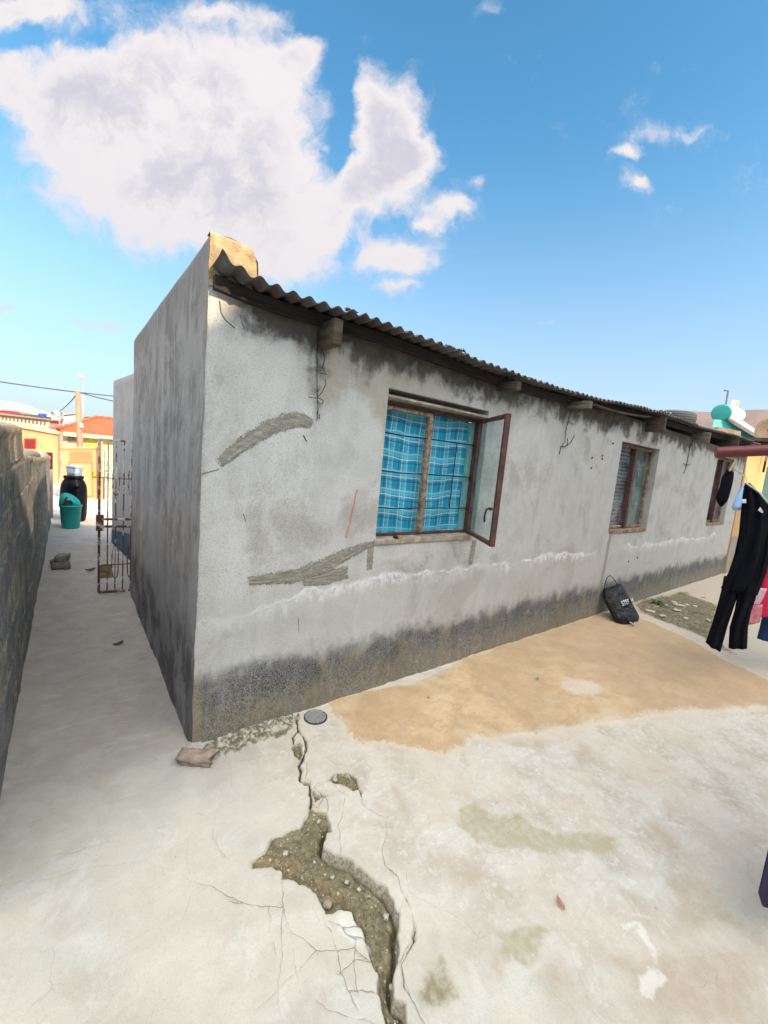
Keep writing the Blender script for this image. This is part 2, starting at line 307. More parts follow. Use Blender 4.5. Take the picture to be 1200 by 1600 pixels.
    fa = np.exp(-np.clip(-X, 0, 9)/.03)*(Y > -.02)*(Y < 2.8)*(X < .05); h += .014*fa*(1+fbm(X*18, Y*18, 3, 83))
    V = np.stack([X, Y, h], -1).reshape(-1, 3); ni, nj = X.shape
    I = np.arange(ni*nj).reshape(ni, nj); F = np.stack([I[:-1, :-1], I[1:, :-1], I[1:, 1:], I[:-1, 1:]], -1).reshape(-1, 4)
    me = bpy.data.meshes.new('yard'); me.vertices.add(len(V)); me.vertices.foreach_set('co', V.ravel())
    me.loops.add(F.size); me.loops.foreach_set('vertex_index', F.ravel()); me.polygons.add(len(F))
    me.polygons.foreach_set('loop_start', np.arange(len(F))*4); me.polygons.foreach_set('loop_total', np.full(len(F), 4))
    me.update(calc_edges=True); me.polygons.foreach_set('use_smooth', np.ones(len(F), bool))
    for nm, A in dict(hole=hole, sand=sand, olive=olive, tan=tan, blot=blot, white=white, moss=moss, dark=dark, cs=cs, cd=cd, mc=mc-mw).items():
        a = me.attributes.new(nm, 'FLOAT', 'POINT'); a.data.foreach_set('value', np.clip(A, -1, 1).astype(np.float32).ravel())
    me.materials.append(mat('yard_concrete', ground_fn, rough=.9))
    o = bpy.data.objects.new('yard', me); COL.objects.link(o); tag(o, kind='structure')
    return o
def ground_fn(N):
    P = N.co(); x, y, z = N.xyz(P)
    n1 = N.nz(P, 1.3, 5, .6); n2 = N.nz(P, 6, 6, .65, .4); n3 = N.nz(P, 28, 6, .65); n4 = N.nz(P, 150, 3, .6)
    streak = N.nz(N.sc(P, 4, 14, 1), 1.5, 5, .6, .5)
    # left slab: warm cream, right slab: pale grey white
    side = N.ss(N.m('ADD', N.m('MULTIPLY_ADD', y, .35, x), N.m('MULTIPLY', N.m('SUBTRACT', n1, .5), .25)), -.15, .35)
    L = N.mix(N.ss(n2, .35, .7), (.55, .51, .425), (.48, .435, .36)); L = N.mix(N.ss(n1, .42, .65), L, (.49, .47, .41)); L = N.mix(N.m('MULTIPLY', N.ss(N.nz(P, 2.6, 6, .65, .4), .52, .64), .55), L, (.43, .365, .30)); L = N.mix(N.m('MULTIPLY', N.ss(N.nz(N.sc(P, 1, 1, 1), 5.5, 7, .7, .8), .52, .64), .45), L, (.60, .58, .53))
    Rr = N.mix(N.ss(n2, .38, .68), (.54, .505, .445), (.41, .36, .285)); Rr = N.mix(N.m('MULTIPLY', N.ss(n3, .50, .66), .6), Rr, (.64, .615, .565)); Rr = N.mix(N.m('MULTIPLY', N.ss(N.nz(N.sc(P, 1, 1.8, 1), 15, 7, .7, 1.), .53, .62), .5), Rr, (.45, .41, .36))
    Rr = N.mix(N.m('MULTIPLY', N.ss(n1, .45, .65), .7), Rr, (.54, .47, .38))
    c = N.mix(side, L, Rr)
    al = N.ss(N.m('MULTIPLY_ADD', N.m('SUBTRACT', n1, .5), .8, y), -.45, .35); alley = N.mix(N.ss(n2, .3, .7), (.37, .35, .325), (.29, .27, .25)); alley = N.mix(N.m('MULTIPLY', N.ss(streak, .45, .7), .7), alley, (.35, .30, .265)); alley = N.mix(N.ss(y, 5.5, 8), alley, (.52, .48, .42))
    c = N.mix(N.m('MULTIPLY', al, N.m('LESS_THAN', x, .3)), c, alley)  # alley floor painted greyer to carry its shade, paler again at the far end
    farx = N.ss(x, 3.0, 6.5); c = N.mix(N.m('MULTIPLY', farx, .8), c, N.mix(n2, (.34, .285, .21), (.48, .41, .31)))
    def msk(name, a, b, amt, nsc=n3): return N.ss(N.m('ADD', N.at(name), N.m('MULTIPLY', N.m('SUBTRACT', nsc, .5), amt)), a, b)
    mot = N.ss(n3, .35, .65, .55, 1.0)
    c = N.mix(N.m('MULTIPLY', msk('tan', -.03, .04, .12), N.ss(N.nz(P, 11, 6, .7), .35, .6, .45, .85)), c, (.41, .335, .245)); trw = N.nz(N.vm('ADD', N.sc(P, 2.2, 9, 1), N.sc(N.nz(P, 1.5, 2, .5, 0, 1), 2.5, 2.5, 0)), 2.2, 7, .72, .4); c = N.mix(N.m('MULTIPLY', N.ss(trw, .54, .68), .28), c, (.39, .36, .31)); c = N.mix(N.m('MULTIPLY', N.ss(trw, .46, .34), .16), c, (.62, .60, .55))
    c = N.mix(N.m('MULTIPLY', N.m('MULTIPLY', msk('olive', -.015, .02, .06), mot), .95), c, (.37, .33, .215))
    c = N.mix(N.m('MULTIPLY', N.m('MULTIPLY', msk('blot', -.02, .035, .06), mot), .95), c, (.23, .19, .10))
    c = N.mix(N.m('MULTIPLY', msk('white', -.008, .012, .05), .65), c, (.68, .66, .61)); grit = N.nz(P, 62, 5, .8); c = N.mix(N.m('MULTIPLY', N.ss(grit, .58, .68), .35), c, (.34, .30, .25))
    c = N.mix(N.m('MULTIPLY', N.ss(n4, .54, .72), .30), c, (.33, .30, .26))
    speck = N.ss(N.vor(P, 11, rnd=1.), .045, .03); c = N.mix(N.m('MULTIPLY', speck, N.ss(n2, .5, .6)), c, (.12, .09, .06))
    # sand
    sa = N.ss(N.m('ADD', N.at('sand'), N.m('ADD', N.m('MULTIPLY', N.m('SUBTRACT', n3, .5), .14), N.m('MULTIPLY', N.m('SUBTRACT', n4, .5), N.ss(x, 1., 1.8, .02, .10)))), -.012, N.ss(x, 1., 1.8, .008, .060))
    sc_ = N.mix(N.ss(n2, .35, .7), (.60, .435, .255), (.47, .33, .19)); sc_ = N.mix(N.m('MULTIPLY', N.ss(N.nz(N.sc(P, 1, 3, 1), 8, 6, .7, .5), .52, .64), .5), sc_, (.40, .28, .16)); sc_ = N.mix(N.m('MULTIPLY', N.ss(N.nz(P, 3.5, 6, .6), .52, .66), .6), sc_, (.64, .52, .36)); sc_ = N.mix(N.m('MULTIPLY', N.ss(n1, .45, .6), .5), sc_, (.40, .285, .17)); sc_ = N.mix(N.ss(n4, .55, .75), sc_, (.36, .25, .13))
    sc_ = N.mix(N.m('MULTIPLY', N.ss(x, 1.6, 3.8), .6), sc_, (.42, .30, .19))
    sc_ = N.mix(N.m('MULTIPLY', msk('white', -.03, .03, .10), .55), sc_, (.62, .56, .46))
    c = N.mix(sa, c, sc_)
    # sandy dust halo
    halo = N.m('MULTIPLY', N.m('SUBTRACT', N.ss(N.m('ADD', N.at('sand'), N.m('MULTIPLY', N.m('SUBTRACT', n3, .5), .15)), -.07, .0), sa), .45)
    c = N.mix(halo, c, (.60, .50, .36))
    # moss and dirt beyond the bag
    mo = msk('moss', -.03, .05, .2); mc = N.mix(N.ss(n3, .38, .60), (.10, .082, .045), (.23, .19, .12)); mc = N.mix(N.ss(n2, .48, .62), mc, (.09, .085, .045)); mc = N.mix(N.m('MULTIPLY', N.ss(N.nz(P, 12, 5, .7), .56, .66), .7), mc, (.36, .30, .21)); c = N.mix(mo, c, mc)
    dk = msk('dark', -.006, .01, .03); dc = N.mix(N.ss(n3, .42, .60), (.46, .43, .36), (.13, .12, .08)); dc = N.mix(N.m('MULTIPLY', N.ss(N.nz(P, 26, 5), .54, .62), .8), dc, (.13, .14, .05)); c = N.mix(dk, c, dc)
    # soil in the broken places
    ho = msk('hole', .003, .007, .003, n4); so_ = N.mix(N.ss(n3, .35, .62), (.24, .205, .12), (.14, .125, .07)); so_ = N.mix(N.m('MULTIPLY', N.ss(N.nz(P, 5, 5), .54, .66), .6), so_, (.28, .18, .085)); so_ = N.mix(N.ss(N.nz(P, 75, 4, .7), .52, .64), so_, (.10, .085, .05)); so_ = N.mix(N.ss(N.nz(P, 95, 3, .7), .60, .68), so_, (.42, .36, .26))
    vch = N.vor(P, 60, out=1); vd = N.vor(P, 60); chips = N.m('MULTIPLY', N.ss(vd, .34, .26), N.m('GREATER_THAN', N.xyz(vch)[0], .95)); so_ = N.mix(chips, so_, (.42, .38, .30))
    c = N.mix(ho, c, so_)
    brk = N.m('MULTIPLY', N.ss(N.at('hole'), -.03, -.002), N.m('SUBTRACT', 1.0, ho)); c = N.mix(N.m('MULTIPLY', brk, N.ss(N.nz(P, 70, 4, .75), .45, .6, .1, .75)), c, (.50, .44, .34))
    bank = N.m('MULTIPLY', N.ss(z, -.006, -.016), N.m('MULTIPLY', N.m('GREATER_THAN', N.at('hole'), -.006), N.m('SUBTRACT', 1.0, ho))); gr2 = N.nz(P, 85, 4, .8)
    c = N.mix(N.m('MULTIPLY', bank, .9), c, N.mix(N.ss(gr2, .4, .6), (.46, .41, .33), (.20, .17, .12)))
    # cracks
    wv = N.m('MULTIPLY_ADD', n3, N.ss(N.at('hole'), -.30, -.02, .0014, .0042), -.0003)
    cr = N.m('LESS_THAN', N.m('ABSOLUTE', N.at('cs')), wv); cr = N.m('MULTIPLY', cr, N.m('LESS_THAN', N.at('cd'), .012)); cr = N.m('MULTIPLY', cr, N.ss(n2, .40, .52)); cr = N.m('MULTIPLY', cr, N.m('SUBTRACT', 1.0, ho))
    cr = N.m('MULTIPLY', cr, N.m('SUBTRACT', 1.0, sa))
    cell = N.vor(N.vm('ADD', P, N.sc(N.nz(P, 7, 3, .5, 0, 1), .12, .12, 0)), 3.2, 'DISTANCE_TO_EDGE')
    hair = N.m('MULTIPLY', N.m('LESS_THAN', cell, .0045), N.ss(N.nz(P, 2.1, 2), .52, .58)); hair = N.m('MULTIPLY', hair, N.m('SUBTRACT', 1.0, sa))
    c = N.mix(N.m('MULTIPLY', N.ss(N.m('ADD', N.at('mc'), N.m('MULTIPLY', N.m('SUBTRACT', n4, .5), .006)), .0015, -.001), .9), c, (.12, .095, .06))
    c = N.mix(N.m('MULTIPLY', hair, .28), c, (.25, .21, .17)); c = N.mix(N.m('MULTIPLY', cr, N.ss(N.at('hole'), -.30, -.03, .35, .62)), c, (.15, .12, .09))
    hh = N.m('ADD', N.m('ADD', N.m('MULTIPLY', n3, .6), N.m('MULTIPLY', trw, .6)), N.m('MULTIPLY', n4, .35)); hh = N.m('SUBTRACT', hh, N.m('MULTIPLY', cr, 1.0)); hh = N.m('MULTIPLY_ADD', N.m('MAXIMUM', N.m('MAXIMUM', ho, mo), sa), N.m('MULTIPLY', n4, .9), hh)
    return dict(color=c, h=hh, bs=.55, bd=.006, rough=.9)
yard = build_ground()
g = MB(); g.box(-900, 900, -900, 900, -.4, -.09); tag(g.build('ground', simple('dry_ground', (.30, .24, .17), (.22, .19, .12), .4, .95)), kind='structure')
# ------------------------------------------------------------------ the house
WH, WL, ROOFZ = 2.562, 2.69, 2.38
def corner(z):   # shared unevenness of the outer corner
    return (.006*vn(np.array(z*9.), np.array(3.), 3)-.003+.004*vn(np.array(z*33.), np.array(1.), 4), .006*vn(np.array(z*8.), np.array(7.), 5)-.003+.004*vn(np.array(z*30.), np.array(2.), 6))
def plaster_fn(front):
    def fn(N):
        P = N.co(); x, y, z = N.xyz(P)
        n1 = N.nz(P, 1.1, 4, .55); n2 = N.nz(P, 4.5, 5, .6, .3); n3 = N.nz(P, 24, 5, .65); n4 = N.nz(P, 210, 2, .6)
        PW = N.vm('ADD', P, N.sc(N.nz(P, 3, 3, .5, 0, 1), .10, .10, 0)); st = N.nz(N.sc(PW, 8, 8, .8), 1.0, 6, .65, .5); st2 = N.nz(N.sc(PW, 22, 22, 1.6), 1.0, 5, .65, .3)
        if front:
            c = N.mix(N.ss(n2, .35, .68), (.54, .535, .52), (.44, .435, .42)); c = N.mix(N.m('MULTIPLY', N.ss(st, .45, .68), .5), c, (.60, .60, .59))
            c = N.mix(N.m('MULTIPLY', N.ss(x, 1.6, 3.6), .4), c, (.36, .35, .335)); c = N.mix(N.m('MULTIPLY', N.ss(N.nz(P, 2.3, 6, .66, .6), .50, .64), .5), c, (.29, .265, .225))
        else:
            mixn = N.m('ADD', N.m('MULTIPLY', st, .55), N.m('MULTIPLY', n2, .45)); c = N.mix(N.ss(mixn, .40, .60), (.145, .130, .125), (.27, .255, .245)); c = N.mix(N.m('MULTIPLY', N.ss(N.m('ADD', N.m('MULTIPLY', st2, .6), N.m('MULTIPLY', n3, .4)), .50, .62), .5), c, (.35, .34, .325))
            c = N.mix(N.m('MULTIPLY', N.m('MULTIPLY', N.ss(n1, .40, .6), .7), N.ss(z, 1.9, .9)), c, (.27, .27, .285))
        n5 = N.nz(P, 125, 4, .75); spk = .46 if front else .40; c = N.mix(N.m('MULTIPLY', N.ss(n5, .52, .66), spk), c, (.155, .148, .14)); c = N.mix(N.m('MULTIPLY', N.ss(n5, .47, .36), spk), c, (.60, .59, .56) if front else (.36, .35, .34))
        zz = N.m('MULTIPLY_ADD', N.m('SUBTRACT', n2, .5), .34, z); zz = N.m('MULTIPLY_ADD', N.m('SUBTRACT', n3, .5), .10, zz); zz = N.m('MULTIPLY_ADD', N.m('SUBTRACT', st2, .5), .12, zz)
        if front:
            # tan render smear left of and above the first window
            sm = N.m('MULTIPLY', N.ss(N.m('ADD', zz, N.m('MULTIPLY', N.m('ABSOLUTE', N.m('SUBTRACT', x, .82)), .9)), 1.95, 2.12), N.m('MULTIPLY', N.ss(x, .58, .66), N.ss(x, 2.1, 1.3)))
            c = N.mix(N.m('MULTIPLY', sm, .6), c, N.mix(n3, (.25, .21, .15), (.36, .31, .24)))
            # weathered grime and mould high up, eave shade painted in with it
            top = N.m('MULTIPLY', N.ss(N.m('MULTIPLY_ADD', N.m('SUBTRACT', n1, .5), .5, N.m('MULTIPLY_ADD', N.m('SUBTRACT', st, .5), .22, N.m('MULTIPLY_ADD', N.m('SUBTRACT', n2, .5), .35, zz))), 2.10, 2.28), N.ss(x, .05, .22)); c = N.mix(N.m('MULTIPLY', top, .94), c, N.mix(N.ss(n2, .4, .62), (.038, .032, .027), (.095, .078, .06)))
            # rain-splash mould band, brown foot
            ba = N.m('MULTIPLY', N.ss(zz, .46, .30), N.ss(N.m('MULTIPLY_ADD', N.m('SUBTRACT', n3, .5), .5, n4), .25, .5, .55, 1.))
            grad = N.mix(N.ss(zz, .28, .06), (.030, .030, .032), (.13, .108, .065)); grad = N.mix(N.m('MULTIPLY', N.ss(n2, .48, .68), .8), grad, (.20, .155, .08))
            c = N.mix(N.m('MULTIPLY', ba, N.m('MULTIPLY', N.ss(st2, .25, .5, .78, 1.0), N.ss(n5, .62, .40, .55, 1.0))), c, grad)
            # lime bloom line
            zc = N.ss(x, .1, 1.25, .70, .815); dzs = N.m('SUBTRACT', N.m('MULTIPLY_ADD', N.m('SUBTRACT', N.nz(N.sc(P, 1, 1, .15), 2.6, 6, .62), .5), -.24, z), zc)
            dzn = N.m('MULTIPLY_ADD', N.m('SUBTRACT', n3, .5), .05, dzs)
            core = N.m('MULTIPLY', N.ss(N.m('ABSOLUTE', dzn), .015, .002), N.ss(N.nz(N.sc(P, 1, 1, .5), 7., 6, .75), .40, .60))
            fl2 = N.m('MULTIPLY', N.m('MULTIPLY', N.ss(dzn, .03, -.005), N.ss(N.m('MULTIPLY_ADD', N.m('SUBTRACT', st2, .5), .25, dzs), -.10, -.02)), N.ss(N.nz(P, 17, 6, .8), .40, .56)); fl2 = N.m('MULTIPLY', fl2, N.ss(N.nz(N.sc(P, 1, 1, .3), 2.6, 3), .36, .54, .2, 1.))
            ef = N.m('MAXIMUM', core, N.m('MULTIPLY', fl2, .85)); gap = N.m('MULTIPLY', N.ss(x, 4.0, 4.4), N.ss(x, 5.2, 4.9)); ef = N.m('MULTIPLY', ef, N.m('SUBTRACT', 1.0, gap)); ef = N.m('MULTIPLY', ef, N.ss(x, 9.2, 8.6)); ef = N.m('MULTIPLY', ef, N.ss(x, .1, .6, .45, 1.))
            c = N.mix(ef, c, (.78, .78, .80))
            wash = N.m('MULTIPLY', N.ss(z, .42, .55), N.ss(zz, .86, .74)); c = N.mix(N.m('MULTIPLY', wash, .35), c, (.44, .43, .40))
            # red chalk stroke
            lx = N.m('SUBTRACT', N.m('MULTIPLY_ADD', N.m('SUBTRACT', N.nz(P, 9, 4, .6), .5), .045, x), N.m('MULTIPLY_ADD', N.m('SUBTRACT', z, 1.11), .20, .868)); rd = N.m('MULTIPLY', N.ss(N.m('MULTIPLY_ADD', N.m('SUBTRACT', n3, .5), .02, N.m('ABSOLUTE', lx)), .013, .003), N.m('MULTIPLY', N.m('GREATER_THAN', z, 1.10), N.m('LESS_THAN', z, 1.41))); rd = N.m('MULTIPLY', rd, N.ss(n3, .3, .55, .4, 1.)); c = N.mix(N.m('MULTIPLY', rd, .75), c, (.52, .12, .11))
            # grey crack filler line left of the second window
            fx = N.m('ABSOLUTE', N.m('SUBTRACT', x, N.m('MULTIPLY_ADD', z, .08, 4.50))); fl = N.m('MULTIPLY', N.ss(N.m('MULTIPLY_ADD', N.m('SUBTRACT', n3, .5), .06, fx), .045, .03), N.m('LESS_THAN', z, 1.05)); c = N.mix(N.m('MULTIPLY', fl, .8), c, (.25, .23, .20))
            yl = N.m('MULTIPLY', N.ss(N.m('MULTIPLY_ADD', N.m('SUBTRACT', n3, .5), .1, x), .07, .02), N.ss(z, .6, .2)); c = N.mix(N.m('MULTIPLY', yl, .5), c, (.33, .27, .17))
        else:
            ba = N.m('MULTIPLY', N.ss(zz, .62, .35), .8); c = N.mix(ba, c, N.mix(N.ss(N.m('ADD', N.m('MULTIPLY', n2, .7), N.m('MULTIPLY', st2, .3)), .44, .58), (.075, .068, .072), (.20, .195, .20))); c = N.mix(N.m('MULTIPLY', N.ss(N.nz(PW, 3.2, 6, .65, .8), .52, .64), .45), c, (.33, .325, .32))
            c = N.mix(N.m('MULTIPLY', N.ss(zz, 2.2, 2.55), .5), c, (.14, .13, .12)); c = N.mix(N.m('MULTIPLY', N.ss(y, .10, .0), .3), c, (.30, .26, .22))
        h = N.m('ADD', N.m('MULTIPLY', n5, .8), N.m('MULTIPLY', n3, .5))
        return dict(color=c, h=h, bs=.8, bd=.005, rough=.92)
    return fn
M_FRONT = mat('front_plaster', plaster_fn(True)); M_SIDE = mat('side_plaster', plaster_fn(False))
M_OCHRE = simple('ochre_render', (.46, .36, .21), (.25, .19, .11), 11, .9, bump=.8, bd=.012)
def patch_fn(N):
    P = N.co(); n = N.nz(N.sc(P, 1.5, 1.5, 8), 9, 5, .6); n2 = N.nz(P, 110, 4, .7); n3 = N.nz(P, 26, 4, .7)
    c = N.mix(N.ss(n, .38, .62), (.31, .29, .25), (.215, .20, .17)); c = N.mix(N.m('MULTIPLY', N.ss(n2, .52, .66), .5), c, (.19, .17, .14)); c = N.mix(N.m('MULTIPLY', N.ss(n3, .55, .68), .5), c, (.46, .45, .42))
    al = N.ss(N.m('ADD', N.at('ed'), N.m('ADD', N.m('MULTIPLY', N.m('SUBTRACT', n2, .5), 2.2), N.m('MULTIPLY', N.m('SUBTRACT', n3, .5), 1.6))), .22, .70)
    return dict(color=c, h=N.m('ADD', n, n2), bs=.8, bd=.004, alpha=al, rough=.92)
M_PATCH = mat('trowelled_cement', patch_fn)
M_WOOD = simple('weathered_wood', (.115, .085, .06), (.04, .03, .024), 6, .85, bump=.7, bd=.004, stretch=(1, 1, 12))
M_WOODP = simple('pale_weathered_wood', (.22, .19, .15), (.09, .075, .06), 6, .85, bump=.7, bd=.004, stretch=(1, 1, 12))
M_WOODX = simple('weathered_batten', (.034, .026, .021), (.015, .012, .011), 6, .85, bump=.6, bd=.003, stretch=(1, 10, 12))
M_ENDW = simple('sawn_end', (.24, .21, .17), (.12, .10, .08), 40, .9, bump=.6)
M_WIRE = simple('rusty_wire', (.045, .032, .028), (.02, .016, .015), 40, .6, .4)
M_RUST = simple('rusty_steel', (.13, .055, .045), (.055, .03, .027), 18, .65, bump=.4)
M_PALEWOOD = simple('chipped_frame_paint', (.42, .33, .24), (.13, .075, .05), 22, .8, bump=.5)
M_CREAM = simple('old_cream_paint', (.48, .42, .34), (.24, .2, .16), 14, .8)
M_TEAL = simple('teal_reveal_paint', (.20, .45, .42), (.14, .33, .32), 9, .7)
M_DARKIN = simple('dark_interior', (.05, .05, .05), rough=.95)
house = thing('brick_house', 'long low grey plastered house with stained walls and corrugated iron roof', 'house', (0, 0, 0))
OPEN = [(1.10, 2.10, 1.08, 2.065), (4.50, 5.62, 1.03, 2.08), (8.15, 9.24, 1.04, 2.21)]
def build_front():
    br = sorted({a for o in OPEN for a in o[:2]}); bz = sorted({a for o in OPEN for a in o[2:]})
    def lines(a, b, step, brk):
        L = [a]; pts = [p for p in brk if a < p < b]+[b]
        for p in pts:
            n = max(1, int(round((p-L[-1])/step))); s = L[-1]; L += [s+(p-s)*k/n for k in range(1, n+1)]
        return L
    X = lines(0, 9.9, .035, br); Z = lines(-.12, 2.36, .03, bz); P = []
    for x in X:
        col = []
        for z in Z:
            inop = any(o[0]-1e-6 <= x <= o[1]+1e-6 and o[2]-1e-6 <= z <= o[3]+1e-6 for o in OPEN)
            y = 0.0 if inop else float(.005*fbm(np.array(x*2.), np.array(z*2.), 3, 8)+.0018*fbm(np.array(x*22.), np.array(z*22.), 2, 9))
            xx = x
            if x < .09:
                cx, cy = corner(z); t = 1-x/.09; y = y*(1-t)+float(cy)*t; xx = x+float(cx)*t
                if x == 0: y += .004
            if z < .25 and not inop: y += float(-.010*(1-max(z, 0)/.25)*(.6+.4*vn(np.array(x*7.), np.array(z*9.), 12)))*min(1, x/.09)
            col.append((xx, y, z))
        P.append(col)
    def skip(i, j):
        cx = (X[i]+X[i+1])/2; cz = (Z[j]+Z[j+1])/2
        return any(o[0] < cx < o[1] and o[2] < cz < o[3] for o in OPEN)
    m = MB(); m.grid(P, 0, skip)
    for (a, b, c, d) in OPEN:   # reveals
        n = 10
        for k in range(1):
            m.add([(a, 0, c), (a, .16, c), (a, .16, d), (a, 0, d)], [(0, 1, 2, 3)]); m.add([(b, 0, c), (b, .16, c), (b, .16, d), (b, 0, d)], [(3, 2, 1, 0)])
            m.add([(a, 0, c), (b, 0, c), (b, .16, c), (a, .16, c)], [(0, 1, 2, 3)]); m.add([(a, 0, d), (b, 0, d), (b, .16, d), (a, .16, d)], [(3, 2, 1, 0)])
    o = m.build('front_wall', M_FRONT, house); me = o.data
    me.polygons.foreach_set('use_smooth', [len(p.vertices) == 4 and abs(p.normal.y) > .5 for p in me.polygons]); return o
build_front()
# side wall with its thick worn parapet
def build_side():
    m = MB(); Yn = 78; P = []
    Zs = [-.12+(WH+.12)*k/84 for k in range(85)]; T = .225
    for i in range(Yn+1):
        y = WL*i/Yn; row = []
        for z in Zs:
            d = float(.006*fbm(np.array(y*2.), np.array(z*2.), 3, 18)+.0015*fbm(np.array(y*20.), np.array(z*20.), 2, 19)); yy = y
            if y < .09: cx, cy = corner(z); t = 1-y/.09; d = d*(1-t)+float(cx)*t; yy = y+float(cy)*t
            if z > WH-.03: d += .010*((z-WH+.03)/.03)**2
            if z < .2: d -= .012*(1-max(z, 0)/.2)*(.5+.5*float(vn(np.array(y*8.), np.array(z*9.), 22)))*min(1, y/.09)
            row.append((d, yy, z))
        tz = float(.008*fbm(np.array(y*4.), np.array(.5), 3, 28)); r0 = row[-1]
        top = [(.03, .006), (.09, .012), (.15, .006), (T-.03, -.012), (T, -.05), (T+.005, -.10), (T, -.2), (T-.02, -.45)]
        row += [(x+float(.006*vn(np.array(y*9), np.array(x*9), 2)), r0[1], WH+dz+tz) for x, dz in top]; P.append(row)
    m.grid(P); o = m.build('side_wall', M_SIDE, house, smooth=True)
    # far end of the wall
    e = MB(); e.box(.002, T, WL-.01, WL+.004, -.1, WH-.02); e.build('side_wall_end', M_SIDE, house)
    # ochre block showing on the wall head above the eave
    h = MB(); n = 26; G = []
    for i in range(n+1):
        u = i/n; col = []
        for j in range(n+1):
            v = j/n; z0 = 2.335; z1 = WH+.004; x = u*.232; z = z0+(z1-z0)*v
            if x > .17: rr = (x-.17)/.062; z = z0+(z1-z0)*v*(1-.28*rr**2)
            cx, cy = corner(z); t = max(0, 1-x/.09)
            y = -.004+float(cy)*t+float(.007*fbm(np.array(x*14.), np.array(z*14.), 4, 31))-.004*(1-t); y += .02*max(0, (x-.19)/.042)**2+.004*max(0, (v-.9)/.1)**2
            col.append((x+float(cx)*t, y, z))
        G.append(col)
    G.append([(min(c[0], .232)+.002, .05, min(c[2], WH-.012)) for c in G[-1]])
    for q in G: q.append((q[-1][0], .05, q[-1][2]-.004))
    h.grid(G); h.build('wall_head', M_OCHRE, house, smooth=True)
build_side()
b = MB(); b.box(.23, 9.88, 2.5, 2.66, -.1, 2.2); b.box(9.74, 9.88, .17, 2.5, -.1, 2.3); b.build('back_wall', M_DARKIN, house)
b = MB(); b.box(.23, 9.74, .161, .20, -.1, 1.02); b.build('inner_wall', M_DARKIN, house)
# rafters, battens, roof sheets
def eave(x):
    return float(np.interp(x, [0, .05, .3, 1, 1.9, 2.75, 3.7, 5.2, 7.2, 9.6, 10.1], [2.398, 2.385, 2.362, 2.366, 2.345, 2.36, 2.395, 2.465, 2.515, 2.585, 2.60]))
def roof_z(x, y): return eave(x)+.03*(y+.15)*(1 if y < 1 else 1)+.012*math.sin(x*1.7+y)
RAF = [(.61, -.165, 2.184, .0), (2.17, -.19, 2.224, .01), (3.26, -.215, 2.25, -.012), (5.08, -.20, 2.245, .0), (6.78, -.20, 2.29, .01), (8.3, -.2, 2.30, 0), (9.45, -.18, 2.32, 0)]
for i, (x, y1, zb, tw) in enumerate(RAF):
    m = MB(); zt = roof_z(x, -.1)-.055; w = .026
    m.hexa([(x-w, .15, zb+.008), (x+w, .15, zb+.008), (x+w+tw, y1, zb), (x-w+tw, y1, zb)][0:1]+[(x+w, .15, zb+.008), (x+w+tw, y1, zb), (x-w+tw, y1, zb)]+[(x-w, .15, zt), (x+w, .15, zt), (x+w+tw, y1, zt-.004), (x-w+tw, y1, zt-.004)])
    o = m.build('rafter', M_WOODP if i in (2, 4) else M_WOOD, house, bevel=.003)
    if i == 2: tag(o, 'pale splintered rafter end')
m = MB(); prev = None
for k in range(60):
    x0 = .02+k*9.85/60; x1 = x0+9.85/60
    a = roof_z(x0, -.05)-.018; b2 = roof_z(x1, -.05)-.018
    m.hexa([(x0, -.040, a-.060), (x1, -.040, b2-.060), (x1, -.004, b2-.060), (x0, -.004, a-.060), (x0, -.040, a), (x1, -.040, b2), (x1, -.004, b2), (x0, -.004, a)])
m.build('eave_batten', M_WOODX, house)
def sag(x): return math.sin((x-3.55)/(5.0-3.55)*math.pi)*.03
m = MB(); m.tube([(x, -.10, roof_z(x, -.1)-.058-sag(x)) for x in np.linspace(3.3, 4.9, 12)], .012, 5); m.build('loose_batten', M_WOOD, house)
def roof_fn(N):
    P = N.co(); n = N.nz(P, 5, 5, .6); n2 = N.nz(P, 40, 4, .6); r = N.nz(N.sc(P, 2, .6, 2), 3, 4)
    c = N.mix(N.ss(n, .35, .7), (.15, .145, .14), (.085, .08, .075)); c = N.mix(N.m('MULTIPLY', N.ss(r, .46, .62), .55), c, (.10, .06, .04)); c = N.mix(N.ss(n2, .6, .75), c, (.08, .06, .05))
    return dict(color=c, h=n2, bs=.3, bd=.002, rough=.62, metal=.15)
M_ROOF = mat('corrugated_iron', roof_fn)
def sheets():
    edges = [0.015, .78, 1.55, 2.35, 3.12, 3.9, 4.7, 5.5, 6.3, 7.1, 7.9, 8.7, 9.5, 10.05]
    for s in range(len(edges)-1):
        x0, x1 = edges[s], edges[s+1]+.06; n = int((x1-x0)/.076*9); Y0 = -.15+random.uniform(-.012, .014); dz = .004*(s % 2)+random.uniform(0, .006); P = []
        for i in range(n+1):
            x = x0+(x1-x0)*i/n; ph = x/.084*2*math.pi; amp = .0115; col = []
            lift = .042*max(0, 1-(x-.015)/.13)**1.3 if s == 0 else 0
            for j, y in enumerate([Y0, Y0+.05, Y0+.12, .2, .8, 1.6, 2.64]):
                z = roof_z(x, y)+amp*math.sin(ph)+dz+lift*max(0, 1-j/3)+.004*math.sin(x*9+s)*(j == 0)
                col.append((x+(.006*math.sin(j*3+s) if j else 0), y+(.003*math.sin(x*23) if j == 0 else 0), z))
            P.append(col)
        m = MB(); m.grid(P); m.build('roof_sheet', M_ROOF, house, smooth=True, thick=.002)
sheets()
